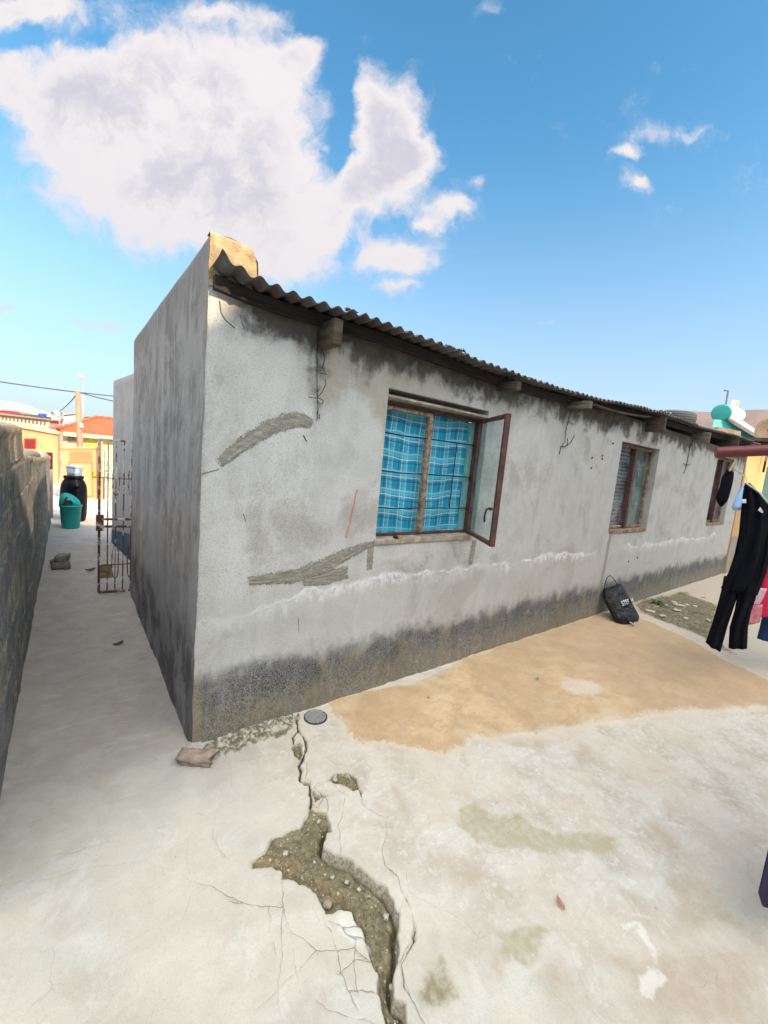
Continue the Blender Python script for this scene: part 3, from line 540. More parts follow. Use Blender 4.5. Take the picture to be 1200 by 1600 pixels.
# trowelled patches on the front wall
def wall_y(x, z): return float(.005*fbm(np.array(x*2.), np.array(z*2.), 3, 8)+.0018*fbm(np.array(x*22.), np.array(z*22.), 2, 9))
def patch(pts, ws, seed, m=None, lift=.0030):
    pts = [Vector((x, 0, z)) for x, z in pts]; n = 110; nv = 54; P = []; E = []
    cum = [0]
    for a, b in zip(pts, pts[1:]): cum.append(cum[-1]+(b-a).length)
    for i in range(n+1):
        s = cum[-1]*i/n; k = max(j for j in range(len(pts)-1) if cum[j] <= s+1e-9); t = (s-cum[k])/(cum[k+1]-cum[k]); p = pts[k].lerp(pts[k+1], t); row = []
        d0 = (pts[min(k+1, len(pts)-1)]-pts[k]).normalized(); d1_ = (pts[min(k+2, len(pts)-1)]-pts[min(k+1, len(pts)-2)]).normalized(); d = d0.lerp(d1_, t*.5).normalized(); nn = Vector((-d.z, 0, d.x)); w = ws[k]*(1-t)+ws[k+1]*t; e = min(i, n-i)/n*2
        e = min(1, e*cum[-1]/2/.05)
        for j in range(nv+1):
            v = (j/nv*2-1)*1.25; q = p+nn*v*w
            ed = 1-max(abs(v), 1-e)**2.2          # 1 inside, 0 at the nominal edge
            ed -= .12; ed += .55*float(fbm(np.array(q.x*55.), np.array(q.z*55.), 4, seed))+.35*float(fbm(np.array(s*60), np.array(v*9.), 3, seed+2))
            br = .0022*float(fbm(np.array(s*9.), np.array(v*w*150.), 3, seed+7))
            y = wall_y(q.x, q.z)-.0006-max(-.004, min(lift, ed*.004))-br*(1 if ed > .1 else 0)+(.002 if ed < 0 else 0)
            row.append((q.x, y, q.z)); E.append(1-max(abs(v), 1-e)**2.0)
        P.append(row)
    b = MB(); b.grid(P); o = b.build('plaster_patch', m or M_PATCH, house, smooth=True)
    a = o.data.attributes.new('ed', 'FLOAT', 'POINT')
    if len(o.data.vertices) == len(E): a.data.foreach_set('value', np.array(E, np.float32))
    return o
def fx(l): return [tuple(on(1, 0, U, V)[[0, 2]]) for U, V in l]
patch(fx([(340, 726), (370, 702), (400, 680), (440, 660), (470, 655), (490, 664)]), [.028, .042, .05, .055, .052, .03], 3)
patch(fx([(384, 908), (420, 904), (460, 900), (500, 888), (530, 872), (560, 857), (586, 848)]), [.03, .042, .055, .066, .058, .04, .02], 5)
patch(fx([(470, 910), (510, 902), (545, 893)]), [.03, .06, .05], 6)
patch(fx([(580, 850), (578, 870), (577, 892)]), [.03, .032, .03], 7)
patch(fx([(742, 842), (738, 862), (734, 884)]), [.03, .035, .03], 8)
for l, w in (([(316, 740), (328, 737), (342, 733)], .0014), ([(343, 470), (345, 488), (352, 500), (366, 512)], .0018), ([(375, 493), (378, 505), (383, 515)], .0012), ([(474, 680), (479, 690)], .003), ([(380, 803), (384, 815)], .0022), ([(466, 965), (467, 987)], .0014)):
    q = fx(l); m = MB(); m.tube([(x, -.0015, z) for x, z in q], w, 5); m.build('wall_crack', M_WIRE, house)
# wire ties hanging from the rafters
def wire(name_pts, r=.0022):
    m = MB()
    for l in name_pts: m.tube([Vector(p) for p in l], r, 6)
    return m.build('wire_tie', M_WIRE, house, smooth=True)
def fw(l, y=-.012): return [(on(1, y, U, V)[0], y+.004*math.sin(U*1.7), on(1, y, U, V)[2]) for U, V in l]
wire([fw([(497, 492), (496, 560), (495, 612), (497, 640), (495, 657)]), fw([(503, 545), (508, 560), (504, 575), (510, 585), (500, 583)]), fw([(508, 592), (509, 600), (504, 612), (497, 620), (495, 613), (498, 608)]), fw([(482, 620), (490, 622), (498, 622), (505, 626), (504, 631), (499, 631), (496, 625)]), fw([(497, 640), (496, 645), (500, 648), (498, 655)])])
wire([fw([(892, 640), (885, 670), (882, 690), (877, 698), (874, 710)]), fw([(877, 698), (884, 697), (892, 692), (897, 680)]), fw([(886, 697), (886, 684)])], .003)
wire([fw([(1080, 692), (1076, 712), (1073, 728), (1069, 740)]), fw([(1068, 724), (1073, 727), (1080, 725)])], .004)
for U, V in ((957, 693), (940, 712), (924, 715), (940, 717), (923, 731), (981, 877), (995, 871)):
    x, _, z = on(1, 0, U, V); m = MB(); m.lathe((x, -.004, z), [(.004, 0), (.012, .004), (.008, .009)], 8, axis=(0, -1, 0)); m.build('wall_plug', M_DARKIN, house)
# ------------------------------------------------------------------ windows
def glass_fn(N):
    return {}
M_GLASS = bpy.data.materials.new('dusty_glass'); M_GLASS.use_nodes = True
def _glass():
    N = NT(M_GLASS.node_tree); out = M_GLASS.node_tree.nodes['Material Output']; bs = M_GLASS.node_tree.nodes['Principled BSDF']
    bs.inputs['Base Color'].default_value = (.42, .45, .44, 1); bs.inputs['Roughness'].default_value = .6
    tr = N.new('ShaderNodeBsdfTransparent'); tr.inputs[0].default_value = (.86, .90, .89, 1); gl = N.new('ShaderNodeBsdfGlossy'); gl.inputs['Roughness'].default_value = .04; gl.inputs[0].default_value = (.9, .9, .9, 1)
    fr = N.new('ShaderNodeFresnel'); fr.inputs[0].default_value = 1.5; gb = N.new('ShaderNodeNewGeometry'); frv = N.m('MULTIPLY', N.m('MULTIPLY', fr.outputs[0], .5), N.m('SUBTRACT', 1.0, gb.outputs['Backfacing']))
    m1 = N.new('ShaderNodeMixShader'); N.l.new(N.m('MULTIPLY', N.ss(N.nz(N.co(), 6, 4), .35, .7), .14), m1.inputs[0]); N.l.new(tr.outputs[0], m1.inputs[1]); N.l.new(bs.outputs[0], m1.inputs[2])
    m2 = N.new('ShaderNodeMixShader'); N.l.new(frv, m2.inputs[0]); N.l.new(m1.outputs[0], m2.inputs[1]); N.l.new(gl.outputs[0], m2.inputs[2]); N.l.new(m2.outputs[0], out.inputs[0])
_glass()
def cloth_grid(x0, x1, z0, z1, y, amp, waves, seed, nx=70, nz=40, sagx=0.):
    P = []
    for i in range(nx+1):
        u = i/nx; c = []
        for j in range(nz+1):
            v = j/nz; x = x0+(x1-x0)*u; z = z0+(z1-z0)*v+sagx*math.sin(u*math.pi)*(v)*.0
            yy = y+amp*math.sin(u*waves*math.pi+seed+.6*math.sin(v*3+seed))*(.35+.65*(1-v))+.010*float(fbm(np.array(u*5.), np.array(v*4.), 3, seed))
            c.append((x+.006*math.sin(v*7+u*3), yy, z-.008*math.sin(u*math.pi*2.2)))
        P.append(c)
    m = MB(); m.grid(P); return m
def plaid(N):
    P = N.vm('ADD', N.co(), N.sc(N.nz(N.co(), 4, 2, .5, 0, 1), .03, 0, .05)); x, y, z = N.xyz(P)
    zz = N.m('SUBTRACT', z, N.m('MULTIPLY', N.m('SINE', N.m('MULTIPLY', x, 7.)), .012))
    def stripe(c, per, off, w): 
        f = N.m('FRACT', N.m('DIVIDE', N.m('ADD', c, off), per)); return N.ss(N.m('ABSOLUTE', N.m('SUBTRACT', f, .5)), w, w*.6)
    c = N.mix(N.nz(P, 6, 3), (.010, .27, .46), (.014, .34, .53))
    for cc in (x, zz):
        for off, w, col, a in ((0., .17, (.10, .50, .64), .55), (.030, .035, (.55, .62, .66), .75), (-.012, .03, (.50, .58, .62), .6), (.058, .035, (.015, .05, .16), .65), (.048, .018, (.015, .05, .16), .5), (-.045, .02, (.03, .10, .22), .5)):
            c = N.mix(N.m('MULTIPLY', stripe(cc, .135, off, w), a), c, col)
    fz = N.nz(N.sc(P, 60, 60, 60), 1, 2)
    return dict(color=c, h=fz, bs=.2, bd=.002, rough=.9)
M_PLAID = mat('plaid_cloth', plaid)
x0, x1, z0, z1 = OPEN[0]
win = tag(MB().box(x0+.004, x1-.004, .085, .10, z1-.075, z1-.052).build('window', M_CREAM, house), None)
def wpart(m, name, mt, **k):
    o = m.build(name, mt, None, **k); o.parent = win; return o
m = MB(); m.box(x0+.002, x1-.002, .012, .075, z1-.062, z1-.036); m.box(x0+.002, x1-.002, .0, .012, z1-.055, z1-.040); o = m.build('lintel_strip', M_CREAM, None, bevel=.002); o.parent = win
m = MB(); m.box(x0+.003, x0+.015, .055, .09, z0+.02, z1-.08); m.box(x0+.003, x1-.02, .055, .092, z1-.098, z1-.078); m.box(x0+.015, x1-.02, .055, .09, z0+.012, z0+.028); m.box(x1-.046, x1-.028, .05, .09, z0+.02, z1-.098)
wpart(m, 'window_frame', M_RUST, bevel=.002)
m = MB(); m.box(1.525, 1.562, .048, .085, z0+.028, z1-.098); wpart(m, 'mullion', M_PALEWOOD, bevel=.003)
m = MB(); m.box(x0+.015, 1.525, .05, .082, z1-.122, z1-.0985); wpart(m, 'head_rail', M_PALEWOOD, bevel=.003)
m = MB(); m.box(x1-.092, x1-.048, .082, .112, z0+.02, z1-.10); m.box(x1-.027, x1-.001, .03, .15, z0+.02, z1-.10); wpart(m, 'side_reveal', M_TEAL)
m = MB(); m.box(x0-.015, x1-.03, -.012, .055, z0-.035, z0+.004); m.box(x0, x1-.03, .055, .12, z0-.01, z0+.010); wpart(m, 'sill', M_CREAM, bevel=.006)
for zb in (1.79, 1.535, 1.285):
    m = MB(); m.tube([(x0+.01, .068, zb+.005), (1.3, .066, zb-.004), (1.55, .07, zb), (x1-.03, .068, zb+.002)], .0048, 6); wpart(m, 'burglar_bar', M_WIRE, smooth=True)
m = MB(); m.tube([(1.845, .062, 1.79), (1.84, .062, 1.285)], .0048, 6); wpart(m, 'burglar_bar', M_WIRE, smooth=True)
cur = cloth_grid(x0+.01, x1-.085, z0-.02, z1-.06, .118, .010, 7, 2).build('curtain', M_PLAID, None, smooth=True)
tag(cur, 'blue plaid curtain with white checks hanging behind the bars of the first window', 'curtain')
# the open casement, hinged at the right
hx, hy = x1-.035, .045; ex, ey = 1.785, -.425; zc0, zc1 = 1.088, 1.988
cas = MB(); dv = Vector((ex-hx, ey-hy, 0)).normalized(); nvv = Vector((-dv.y, dv.x, 0)); Lc = math.hypot(ex-hx, ey-hy)
def cb(m, a, b, z0_, z1_, t=.016):
    p = Vector((hx, hy, 0))+dv*a; q = Vector((hx, hy, 0))+dv*b
    return m.hexa([p-nvv*t+Vector((0, 0, z0_)), q-nvv*t+Vector((0, 0, z0_)), q+nvv*t+Vector((0, 0, z0_)), p+nvv*t+Vector((0, 0, z0_)), p-nvv*t+Vector((0, 0, z1_)), q-nvv*t+Vector((0, 0, z1_)), q+nvv*t+Vector((0, 0, z1_)), p+nvv*t+Vector((0, 0, z1_))])
cb(cas, 0, .025, zc0, zc1); cb(cas, Lc-.03, Lc, zc0, zc1, .018); cb(cas, .025, Lc-.03, zc0, zc0+.026); cb(cas, .025, Lc-.03, zc1-.026, zc1)
casement = cas.build('open_casement', M_RUST, None, bevel=.0025); casement.parent = win
m = MB(); cb(m, .024, Lc-.029, zc0+.024, zc1-.024, .0018); o = m.build('pane', M_GLASS, None); o.parent = casement
p = Vector((hx, hy, 0))+dv*(Lc-.035); m = MB(); q0 = p-nvv*.02
m.tube([q0+Vector((0, 0, 1.345)), q0-nvv*.02+Vector((0, 0, 1.345))], .010, 8); m.tube([q0-nvv*.02+Vector((0, 0, 1.35)), q0-nvv*.03-dv*.03+Vector((0, 0, 1.335)), q0-nvv*.028-dv*.055+Vector((0, 0, 1.29)), q0-nvv*.024-dv*.055+Vector((0, 0, 1.245))], [.007, .006, .006, .007], 8)
win_h = m.build('handle', M_WIRE, None, smooth=True); win_h.parent = casement
def small_window(a, b, c, d, left, right, cl, cr):
    w = MB().box(a+.06, b-.10, .10, .118, d-.03, d-.008).build('window', M_RUST, house)
    def wp(m, n, mt, **k): o = m.build(n, mt, None, **k); o.parent = w; return o
    A, B = a+.02, b-.03; Mx = A+(B-A)*.47
    m = MB(); m.box(A, A+.03, .06, .10, c+.02, d-.01); m.box(B-.035, B, .06, .10, c+.02, d-.01); m.box(A+.03, B-.035, .06, .10, d-.045, d-.01); m.box(A+.03, B-.035, .06, .10, c+.02, c+.05); wp(m, 'window_frame', M_PALEWOOD, bevel=.003)
    m = MB(); m.box(Mx-.035, Mx+.03, .03, .10, c+.01, d-.045); wp(m, 'mullion', M_RUST, bevel=.004)
    m = MB(); m.box(A, B, -.01, .06, c-.03, c+.012); wp(m, 'sill', M_PALEWOOD, bevel=.005)
    for (p0, p1) in ((A+.031, Mx-.036), (Mx+.031, B-.036)):
        m = MB(); m.box(p0, p1, .078, .082, c+.05, d-.046); wp(m, 'pane', M_GLASS)
    for zz in (c+.3, c+.55, c+.8):
        m = MB(); m.tube([(A+.03, .108, zz), (B-.03, .108, zz)], .005, 6); wp(m, 'burglar_bar', M_WIRE, smooth=True)
    o1 = cloth_grid(A+.01, Mx+.06, c, d-.02, .135, .006, 4, 3, 24, 24).build('curtain', left, None, smooth=True); tag(o1, cl, 'curtain')
    o2 = cloth_grid(Mx+.12, B+.02, c, d-.02, .14, .012, 7, 5, 30, 24).build('curtain', right, None, smooth=True); tag(o2, cr, 'curtain')
    return w
def blind(N):
    P = N.co(); z = N.xyz(P)[2]; s = N.m('FRACT', N.m('MULTIPLY', z, 22.)); s = N.ss(s, .25, .6)
    return dict(color=N.mix(N.m('MULTIPLY', s, N.ss(N.nz(P, 9, 3), .3, .6)), (.26, .30, .38), (.06, .07, .10)), h=s, bs=.5, bd=.006)
M_BLIND = mat('grey_striped_cloth', blind); M_TEALC = simple('teal_cloth', (.06, .28, .27), (.03, .15, .16), 8); M_NET = simple('brown_grey_cloth', (.20, .17, .14), (.10, .09, .075), 6)
small_window(*OPEN[1], M_BLIND, M_TEALC, 'grey horizontally striped blind behind the left pane of the middle window', 'dark teal curtain behind the right pane of the middle window')
small_window(*OPEN[2], M_NET, simple('olive_cloth', (.17, .16, .12), (.09, .085, .065), 6), 'dull brown curtain in the farthest window behind the black hanging sock', 'olive grey curtain at the right of the farthest window')
# small yellow and black lighter-sized box on the sill
t = thing('match_box', 'small yellow and black matchbox lying on the sill of the first window', 'matchbox', (1.285, -.004, z0+.004))
m = MB(); m.box(1.258, 1.285, -.017, .010, z0+.004, z0+.020); m.build('sleeve', simple('black_card', (.02, .02, .02)), t)
m = MB(); m.box(1.285, 1.322, -.0165, .0095, z0+.005, z0+.0195); m.build('tray', simple('yellow_card', (.55, .40, .05)), t)
# ------------------------------------------------------------------ left concrete block wall
def block_fn(N):
    P = N.co(); x, y, z = N.xyz(P); n = N.nz(P, 6, 5, .65); n2 = N.nz(P, 45, 5, .7); n3 = N.nz(N.sc(P, 2.4, 2.4, 1.2), 1.6, 5, .65, .6); n4 = N.nz(P, 180, 2)
    c = N.mix(N.ss(n, .35, .65), (.17, .185, .195), (.34, .35, .34)); c = N.mix(N.m('MULTIPLY', N.ss(n2, .5, .62), .7), c, (.33, .33, .30)); n6 = N.nz(P, 90, 4, .75); c = N.mix(N.m('MULTIPLY', N.ss(n6, .54, .64), .7), c, (.06, .065, .068)); c = N.mix(N.m('MULTIPLY', N.ss(n6, .44, .34), .5), c, (.38, .37, .33)); c = N.mix(N.m('MULTIPLY', N.ss(n4, .55, .7), .5), c, (.03, .035, .04))
    tan = N.m('MULTIPLY', N.ss(n3, .60, .66), N.ss(n2, .44, .60)); c = N.mix(N.m('MULTIPLY', tan, .75), c, (.34, .30, .20))
    c = N.mix(N.m('MULTIPLY', N.ss(z, 1.36, 1.50), N.ss(n, .3, .6)), c, (.30, .285, .24))
    return dict(color=c, h=N.m('ADD', N.m('MULTIPLY_ADD', n2, 1.0, N.m('MULTIPLY', n, .7)), N.m('MULTIPLY', n6, .8)), bs=1., bd=.016, rough=.95)
M_BLOCK = mat('concrete_block', block_fn); M_MORT = simple('rough_mortar', (.46, .42, .33), (.24, .22, .17), 22, .95, bump=1., bd=.014)
bw = thing('block_wall', 'rough dark concrete block wall along the left side of the alley', 'wall', (-.82, 3, 0))
def bwtop(y): return 1.60 if y < 1.36 else float(np.interp(y, [1.36, 1.5, 2.0, 3.6, 6.9], [1.52, 1.42, 1.385, 1.30, 1.165]))
rng = random.Random(8); blocks = MB(); mort = MB()
ch = .2; yy0 = -.35
for r in range(-1, 8):
    y = yy0+(-.2 if r % 2 else 0)
    while y < 6.9:
        L = .40+rng.uniform(-.012, .012); top = bwtop(y+L/2); z0b = r*ch; z1b = min(z0b+ch-.022, top-rng.uniform(0, .02))
        if z1b-z0b > .06:
            e = min(y+L-.024, 6.9); j = lambda: rng.uniform(-.006, .006); xo = rng.uniform(-.006, .006)-.75
            nn = 6; G = []
            blocks.hexa([(xo-.13, y+j(), z0b+j()), (xo+j(), y+j(), z0b+j()), (xo+j(), e+j(), z0b+j()), (xo-.13, e+j(), z0b+j()), (xo-.13, y+j(), z1b+j()), (xo+j(), y+j(), z1b+j()), (xo+j(), e+j(), z1b+j()), (xo-.13, e+j(), z1b+j())])
        y += L
o = blocks.build('block_course', M_BLOCK, bw, bevel=.012, seg=2)
P = []
for i in range(260):
    y = -.35+7.24*i/259; tp = bwtop(y)+.012*float(fbm(np.array(y*9.), np.array(1.), 3, 5)); row = []
    for j in range(60):
        z = -.1+(tp+.1)*j/59; d = -.7565+.017*float(fbm(np.array(y*10.), np.array(z*7.), 4, 61)); d += .012*(1 if tp-z < .05 else 0)
        row.append((d, y, z))
    row += [(-.80, y, tp+.022), (-.85, y, tp+.018), (-.885, y, tp-.02), (-.89, y, -.1)]; P.append(row)
mort.grid(P); mort.build('mortar', M_MORT, bw, smooth=True)
M_PINK = simple('pink_plaster', (.55, .42, .38), (.40, .31, .28), 6, .85)
# rounded plaster posts beyond the block wall
t = thing('plastered_post', 'pale pink rounded plaster post at the far end of the block wall', 'post', (-.80, 7.6, 0))
m = MB(); m.loft([[(-.86+w*math.cos(a), 7.6+.28*math.sin(a), z) for a in [2*math.pi*k/20 for k in range(20)]] for w, z in ((.13, -.1), (.13, .95), (.125, 1.04), (.10, 1.09), (.05, 1.125), (.01, 1.13))]); m.build('shaft', M_PINK, t, smooth=True)
m = MB(); q = on(1, 7.0, 84, 718); m.box(-.80, -.715, 6.915, 6.94, .95, 1.235); m.build('red_board', simple('dark_red_paint', (.14, .015, .02)), t)
m = MB(); m.loft([[(-.835+.075*k_*math.cos(a), y, z+.055*k_*math.sin(a)) for a in [2*math.pi*k/18 for k in range(18)]] for y, z, k_ in ((1.95, 1.39, .6), (2.05, 1.392, 1), (3.0, 1.355, 1.05), (4.1, 1.305, 1), (4.25, 1.30, .5))]); tag(m.build('coping', simple('grey_render', (.40, .37, .32), (.24, .22, .19), 9, bump=1., bd=.02), None, smooth=True), 'pale rounded render coping lying along the stepped top of the block wall', 'coping')
m = MB(); m.loft([[(-.85+.085*math.cos(a), y, z+.075*math.sin(a)) for a in [2*math.pi*k/18 for k in range(18)]] for y, z in ((4.6, 1.255), (5.8, 1.21), (7.0, 1.155), (7.3, 1.10), (7.36, .9), (7.38, .2))]); tag(m.build('coping', M_PINK, None, smooth=True), 'pale pink rounded coping beyond the grey one at the far end of the block wall', 'coping')
# ------------------------------------------------------------------ second wall, blue foot
sw = thing('yard_wall', 'streaked grey plaster wall with blue painted foot behind the iron gate', 'wall', (.1, 4, 0))
A = Vector((.26, 2.95, 0)); Bp = Vector((.018, 5.2, 0)); m = MB(); P = []
for i in range(41):
    p = A.lerp(Bp, i/40); P.append([(p.x+.006*float(fbm(np.array(i*.3), np.array(z*3), 3, 3)), p.y, z*2.4*(1)+0) for z in np.linspace(-.04, 1, 30)]+[(p.x+.03, p.y, 2.425), (p.x+.10, p.y, 2.41), (p.x+.14, p.y, 2.3), (p.x+.14, p.y, -.1)])
m.grid(P); m.add([(Bp.x, Bp.y+.001, -.1), (Bp.x+.14, Bp.y+.001, -.1), (Bp.x+.14, Bp.y+.001, 2.38), (Bp.x, Bp.y+.001, 2.38)], [(0, 1, 2, 3)])
def side2(N):
    d = plaster_fn(False)(N); z = N.xyz(N.co())[2]; d['color'] = N.mix(N.m('MULTIPLY', N.ss(z, .9, .3), .6), N.mix(.45, d['color'], (.42, .41, .40)), (.28, .32, .36)); return d
m.build('plaster_face', mat('streaked_plaster', side2), sw, smooth=True)
m = MB(); dn = (Bp-A).normalized(); nn = Vector((dn.y, -dn.x, 0)); nn = nn if nn.x < 0 else -nn
a2 = A+nn*.007; b2 = Bp+nn*.007; m.hexa([a2+Vector((0, 0, -.05)), b2+Vector((0, 0, -.05)), b2-nn*.006+Vector((0, 0, -.05)), a2-nn*.006+Vector((0, 0, -.05)), a2+Vector((0, 0, .50)), b2+Vector((0, 0, .20)), b2-nn*.006+Vector((0, 0, .20)), a2-nn*.006+Vector((0, 0, .50))])
m.build('painted_foot', simple('faded_blue_paint', (.07, .135, .18), (.045, .09, .125), 5), sw)
# ------------------------------------------------------------------ iron gate
def gatepaint(N):
    P = N.co(); n = N.nz(P, 13, 5, .7); n2 = N.nz(N.sc(P, 1, 1, .4), 30, 3); f = N.ss(N.m('MULTIPLY_ADD', N.ss(N.xyz(P)[2], 1.4, .5), .10, N.m('MULTIPLY_ADD', n2, .4, n)), .67, .77)
    return dict(color=N.mix(f, (.58, .53, .50), (.11, .05, .04)), h=f, bs=.4, bd=.002, rough=.7)
M_GATE = mat('peeling_gate_paint', gatepaint)
gt = thing('iron_gate', 'rusty white barred iron gate standing open at the end of the grey wall', 'gate', (.02, 2.75, 0))
GL, GR = Vector((-.268, 2.76, 0)), Vector((.10, 2.715, 0))
def gpnt(u, z, o=0): p = GL.lerp(GR, u); return Vector((p.x, p.y-o, z))
for u, w in ((0, .022), (1, .022)):
    m = MB(); m.bar(gpnt(u, .02), gpnt(u, 1.575), w, w, (0, 1, 0)); m.build('stile', M_GATE, gt, bevel=.002)
for z, h in ((1.565, .016), (1.19, .008), (.775, .020), (.70, .022), (.305, .008), (.02, .022)):
    m = MB(); m.bar(gpnt(.0, z), gpnt(1, z), .016, h); m.build('rail', M_GATE, gt, bevel=.0015)
for k, u in enumerate((.19, .37, .55, .73, .9)):
    if k in (1, 3):
        for za, zb in ((1.565, 1.30), (1.03, .775), (.70, .50), (.16, .02)):
            m = MB(); m.tube([gpnt(u, za), gpnt(u, zb)], .0055, 6); m.build('bar', M_GATE, gt)
        for zc, hh in ((1.165, .145), (.33, .17)):
            m = MB(); pts = []
            for q in range(25):
                a = 2*math.pi*q/24; cz = math.copysign(abs(math.sin(a))**.6, math.sin(a)); pts.append(gpnt(u+.075*math.copysign(abs(math.cos(a))**.8, math.cos(a)), zc+hh*cz))
            m.tube(pts, .005, 6); m.tube([gpnt(u, zc+hh), gpnt(u, zc-hh)], .004, 6); m.build('oval_ornament', M_GATE, gt, smooth=True)
    else:
        m = MB(); m.tube([gpnt(u, 1.565), gpnt(u, .02)], .0055, 6); m.build('bar', M_GATE, gt)
m = MB(); m.hexa([gpnt(-.07, .66, .03), gpnt(.10, .66, .03), gpnt(.10, .66, -.02), gpnt(-.07, .66, -.02), gpnt(-.07, .82, .03), gpnt(.10, .82, .03), gpnt(.10, .82, -.02), gpnt(-.07, .82, -.02)]); m.build('lock_box', M_GATE, gt, bevel=.004)
m = MB(); m.hexa([gpnt(.03, .165, .004), gpnt(.30, .165, .004), gpnt(.30, .165, -.004), gpnt(.03, .165, -.004), gpnt(.03, .30, .004), gpnt(.30, .30, .004), gpnt(.30, .30, -.004), gpnt(.03, .30, -.004)]); m.build('plate', simple('tan_rust_plate', (.36, .28, .18), (.16, .10, .06), 20), gt)
# ------------------------------------------------------------------ barrel, bucket, bin, stones in the alley
M_BLK = simple('black_plastic', (.004, .005, .008), (.003, .0035, .006), 5, .42, bump=.05)
bx, by = -.425, 7.2
t = thing('plastic_barrel', 'large black plastic barrel with a blue bucket on its lid', 'barrel', (bx, by, 0))
m = MB(); m.lathe((bx, by, 0), [(.02, 0), (.155, 0), (.175, .02), (.192, .12), (.200, .3), (.202, .45), (.200, .56), (.190, .66), (.160, .735), (.142, .76), (.140, .80)], 40); m.build('body', M_BLK, t, smooth=True)
m = MB(); m.lathe((bx, by, 0), [(.150, .782), (.152, .80), (.152, .822), (.146, .83), (.03, .832)], 40); m.build('lid', M_BLK, t, smooth=True)
m = MB(); P_ = on(1, by-.19, 121, 758); m.tube([(P_[0]-.05, by-.192, .66), (P_[0]-.05, by-.235, .655), (P_[0]+.04, by-.235, .655), (P_[0]+.04, by-.185, .66)], .012, 8); m.build('handle', M_BLK, t, smooth=True)
t = thing('paint_bucket', 'pale blue plastic bucket standing on top of the black barrel', 'bucket', (-.415, by, .832))
m = MB(); m.lathe((-.415, by, .832), [(.10, 0), (.108, .01), (.122, .15), (.128, .155), (.128, .178), (.118, .18), (.02, .175)], 32); m.build('body', simple('pale_blue_plastic', (.36, .50, .62), (.30, .42, .54), 5, .5), t, smooth=True)
m = MB(); m.loft([[(-.415+r*math.cos(a), by+r*math.sin(a), .832+z) for a in [R(-150)+R(90)*k/12 for k in range(13)]]+[(-.415+(r-.003)*math.cos(a), by+(r-.003)*math.sin(a), .832+z) for a in [R(-60)-R(90)*k/12 for k in range(13)]] for r, z in ((.1155, .05), (.1235, .13))]); m.build('paper_label', simple('white_label', (.60, .66, .72)), t)
tx, ty = -.475, 6.5
t = thing('swing_bin', 'turquoise plastic bin with swing lid in front of the black barrel', 'bin', (tx, ty, 0))
M_TQ = simple('turquoise_plastic', (.012, .36, .33), (.010, .30, .28), 4, .42, bump=.05)
m = MB(); m.lathe((tx, ty, 0), [(.02, .0), (.118, .0), (.124, .01), (.150, .37), (.162, .372), (.162, .392), (.148, .394)], 40); m.build('body', M_TQ, t, smooth=True)
m = MB(); rings = []
for k in range(15):
    a = math.pi*k/14; xx = -.150*math.cos(a); hh = .19*max(0, math.sin(a))**.75*(1.0-.35*(xx/.15)); rings.append((xx, hh))
n = 14; G = []
for xx, hh in rings:
    G.append([(tx-.012+xx*.97, ty+.13*math.cos(math.pi*j/n)*math.sqrt(max(.02, 1-(xx/.152)**2)), .392+hh*math.sin(math.pi*j/n)**.8) for j in range(n+1)])
m.grid(G); m.build('swing_lid', M_TQ, t, smooth=True, thick=.004)
m = MB(); m.loft([[(tx-.035+.07*sx+sz*.0, ty-.150+.045*(sz > .5), .42+.12*sz) for sx, sz in ((-1, .1), (-.6, .8), (-.2, 1.), (.3, .8), (1, .15), (.6, 0), (-.6, 0))], [(tx-.035+.07*sx, ty-.10+.03*(sz > .5), .42+.12*sz) for sx, sz in ((-1, .1), (-.6, .8), (-.2, 1.), (.3, .8), (1, .15), (.6, 0), (-.6, 0))]]); m.build('lid_opening_shade', M_BLK, t)  # black solid set on the lid as the shade inside its opening
def rock(name, c, size, rot, mt, seed, label=None, cat=None, group=None, rough=.22, sub=3):
    bm = bmesh.new(); bmesh.ops.create_cube(bm, size=1); bmesh.ops.subdivide_edges(bm, edges=bm.edges[:], cuts=sub, use_grid_fill=True)
    rg = Matrix.Rotation(rot, 4, 'Z')
    for v in bm.verts:
        p = v.co.copy(); q = p.normalized()*.62; p = p.lerp(q, .12); f = 1+rough*float(fbm(np.array(p.x*3+seed), np.array(p.y*3+p.z*2.3), 3, seed)); p = Vector((p.x*size[0], p.y*size[1], p.z*size[2]))*f; v.co = rg @ p
    zmin = min(v.co.z for v in bm.verts)
    for v in bm.verts: v.co.z -= zmin
    me = bpy.data.meshes.new(name); bm.to_mesh(me); bm.free(); me.materials.append(mt); me.polygons.foreach_set('use_smooth', [True]*len(me.polygons))
    o = bpy.data.objects.new(name, me); COL.objects.link(o); o.location = [float(x) for x in c]; tag(o, label, cat, group); return o
M_STONE = simple('grey_brick_stone', (.24, .225, .20), (.15, .14, .125), 16, .92, bump=.8, bd=.01); M_STONE2 = simple('tan_broken_brick', (.44, .36, .28), (.27, .21, .16), 22, .92, bump=1., bd=.012)
rock('stone_block', (-.585, 3.90, 0), (.17, .2, .085), .1, M_STONE, 2, 'flat grey stone lying on the alley floor under a smaller brick', 'stone')
rock('brick_piece', (-.57, 3.9, .082), (.12, .17, .075), -.25, M_STONE, 5, 'grey brick piece resting on the flat stone by the block wall', 'brick')
rock('broken_brick', (.0, -.118, -.012), (.165, .07, .05), -.62, M_STONE2, 9, 'broken tan brick lump at the foot of the house corner', 'brick', rough=.5, sub=9)
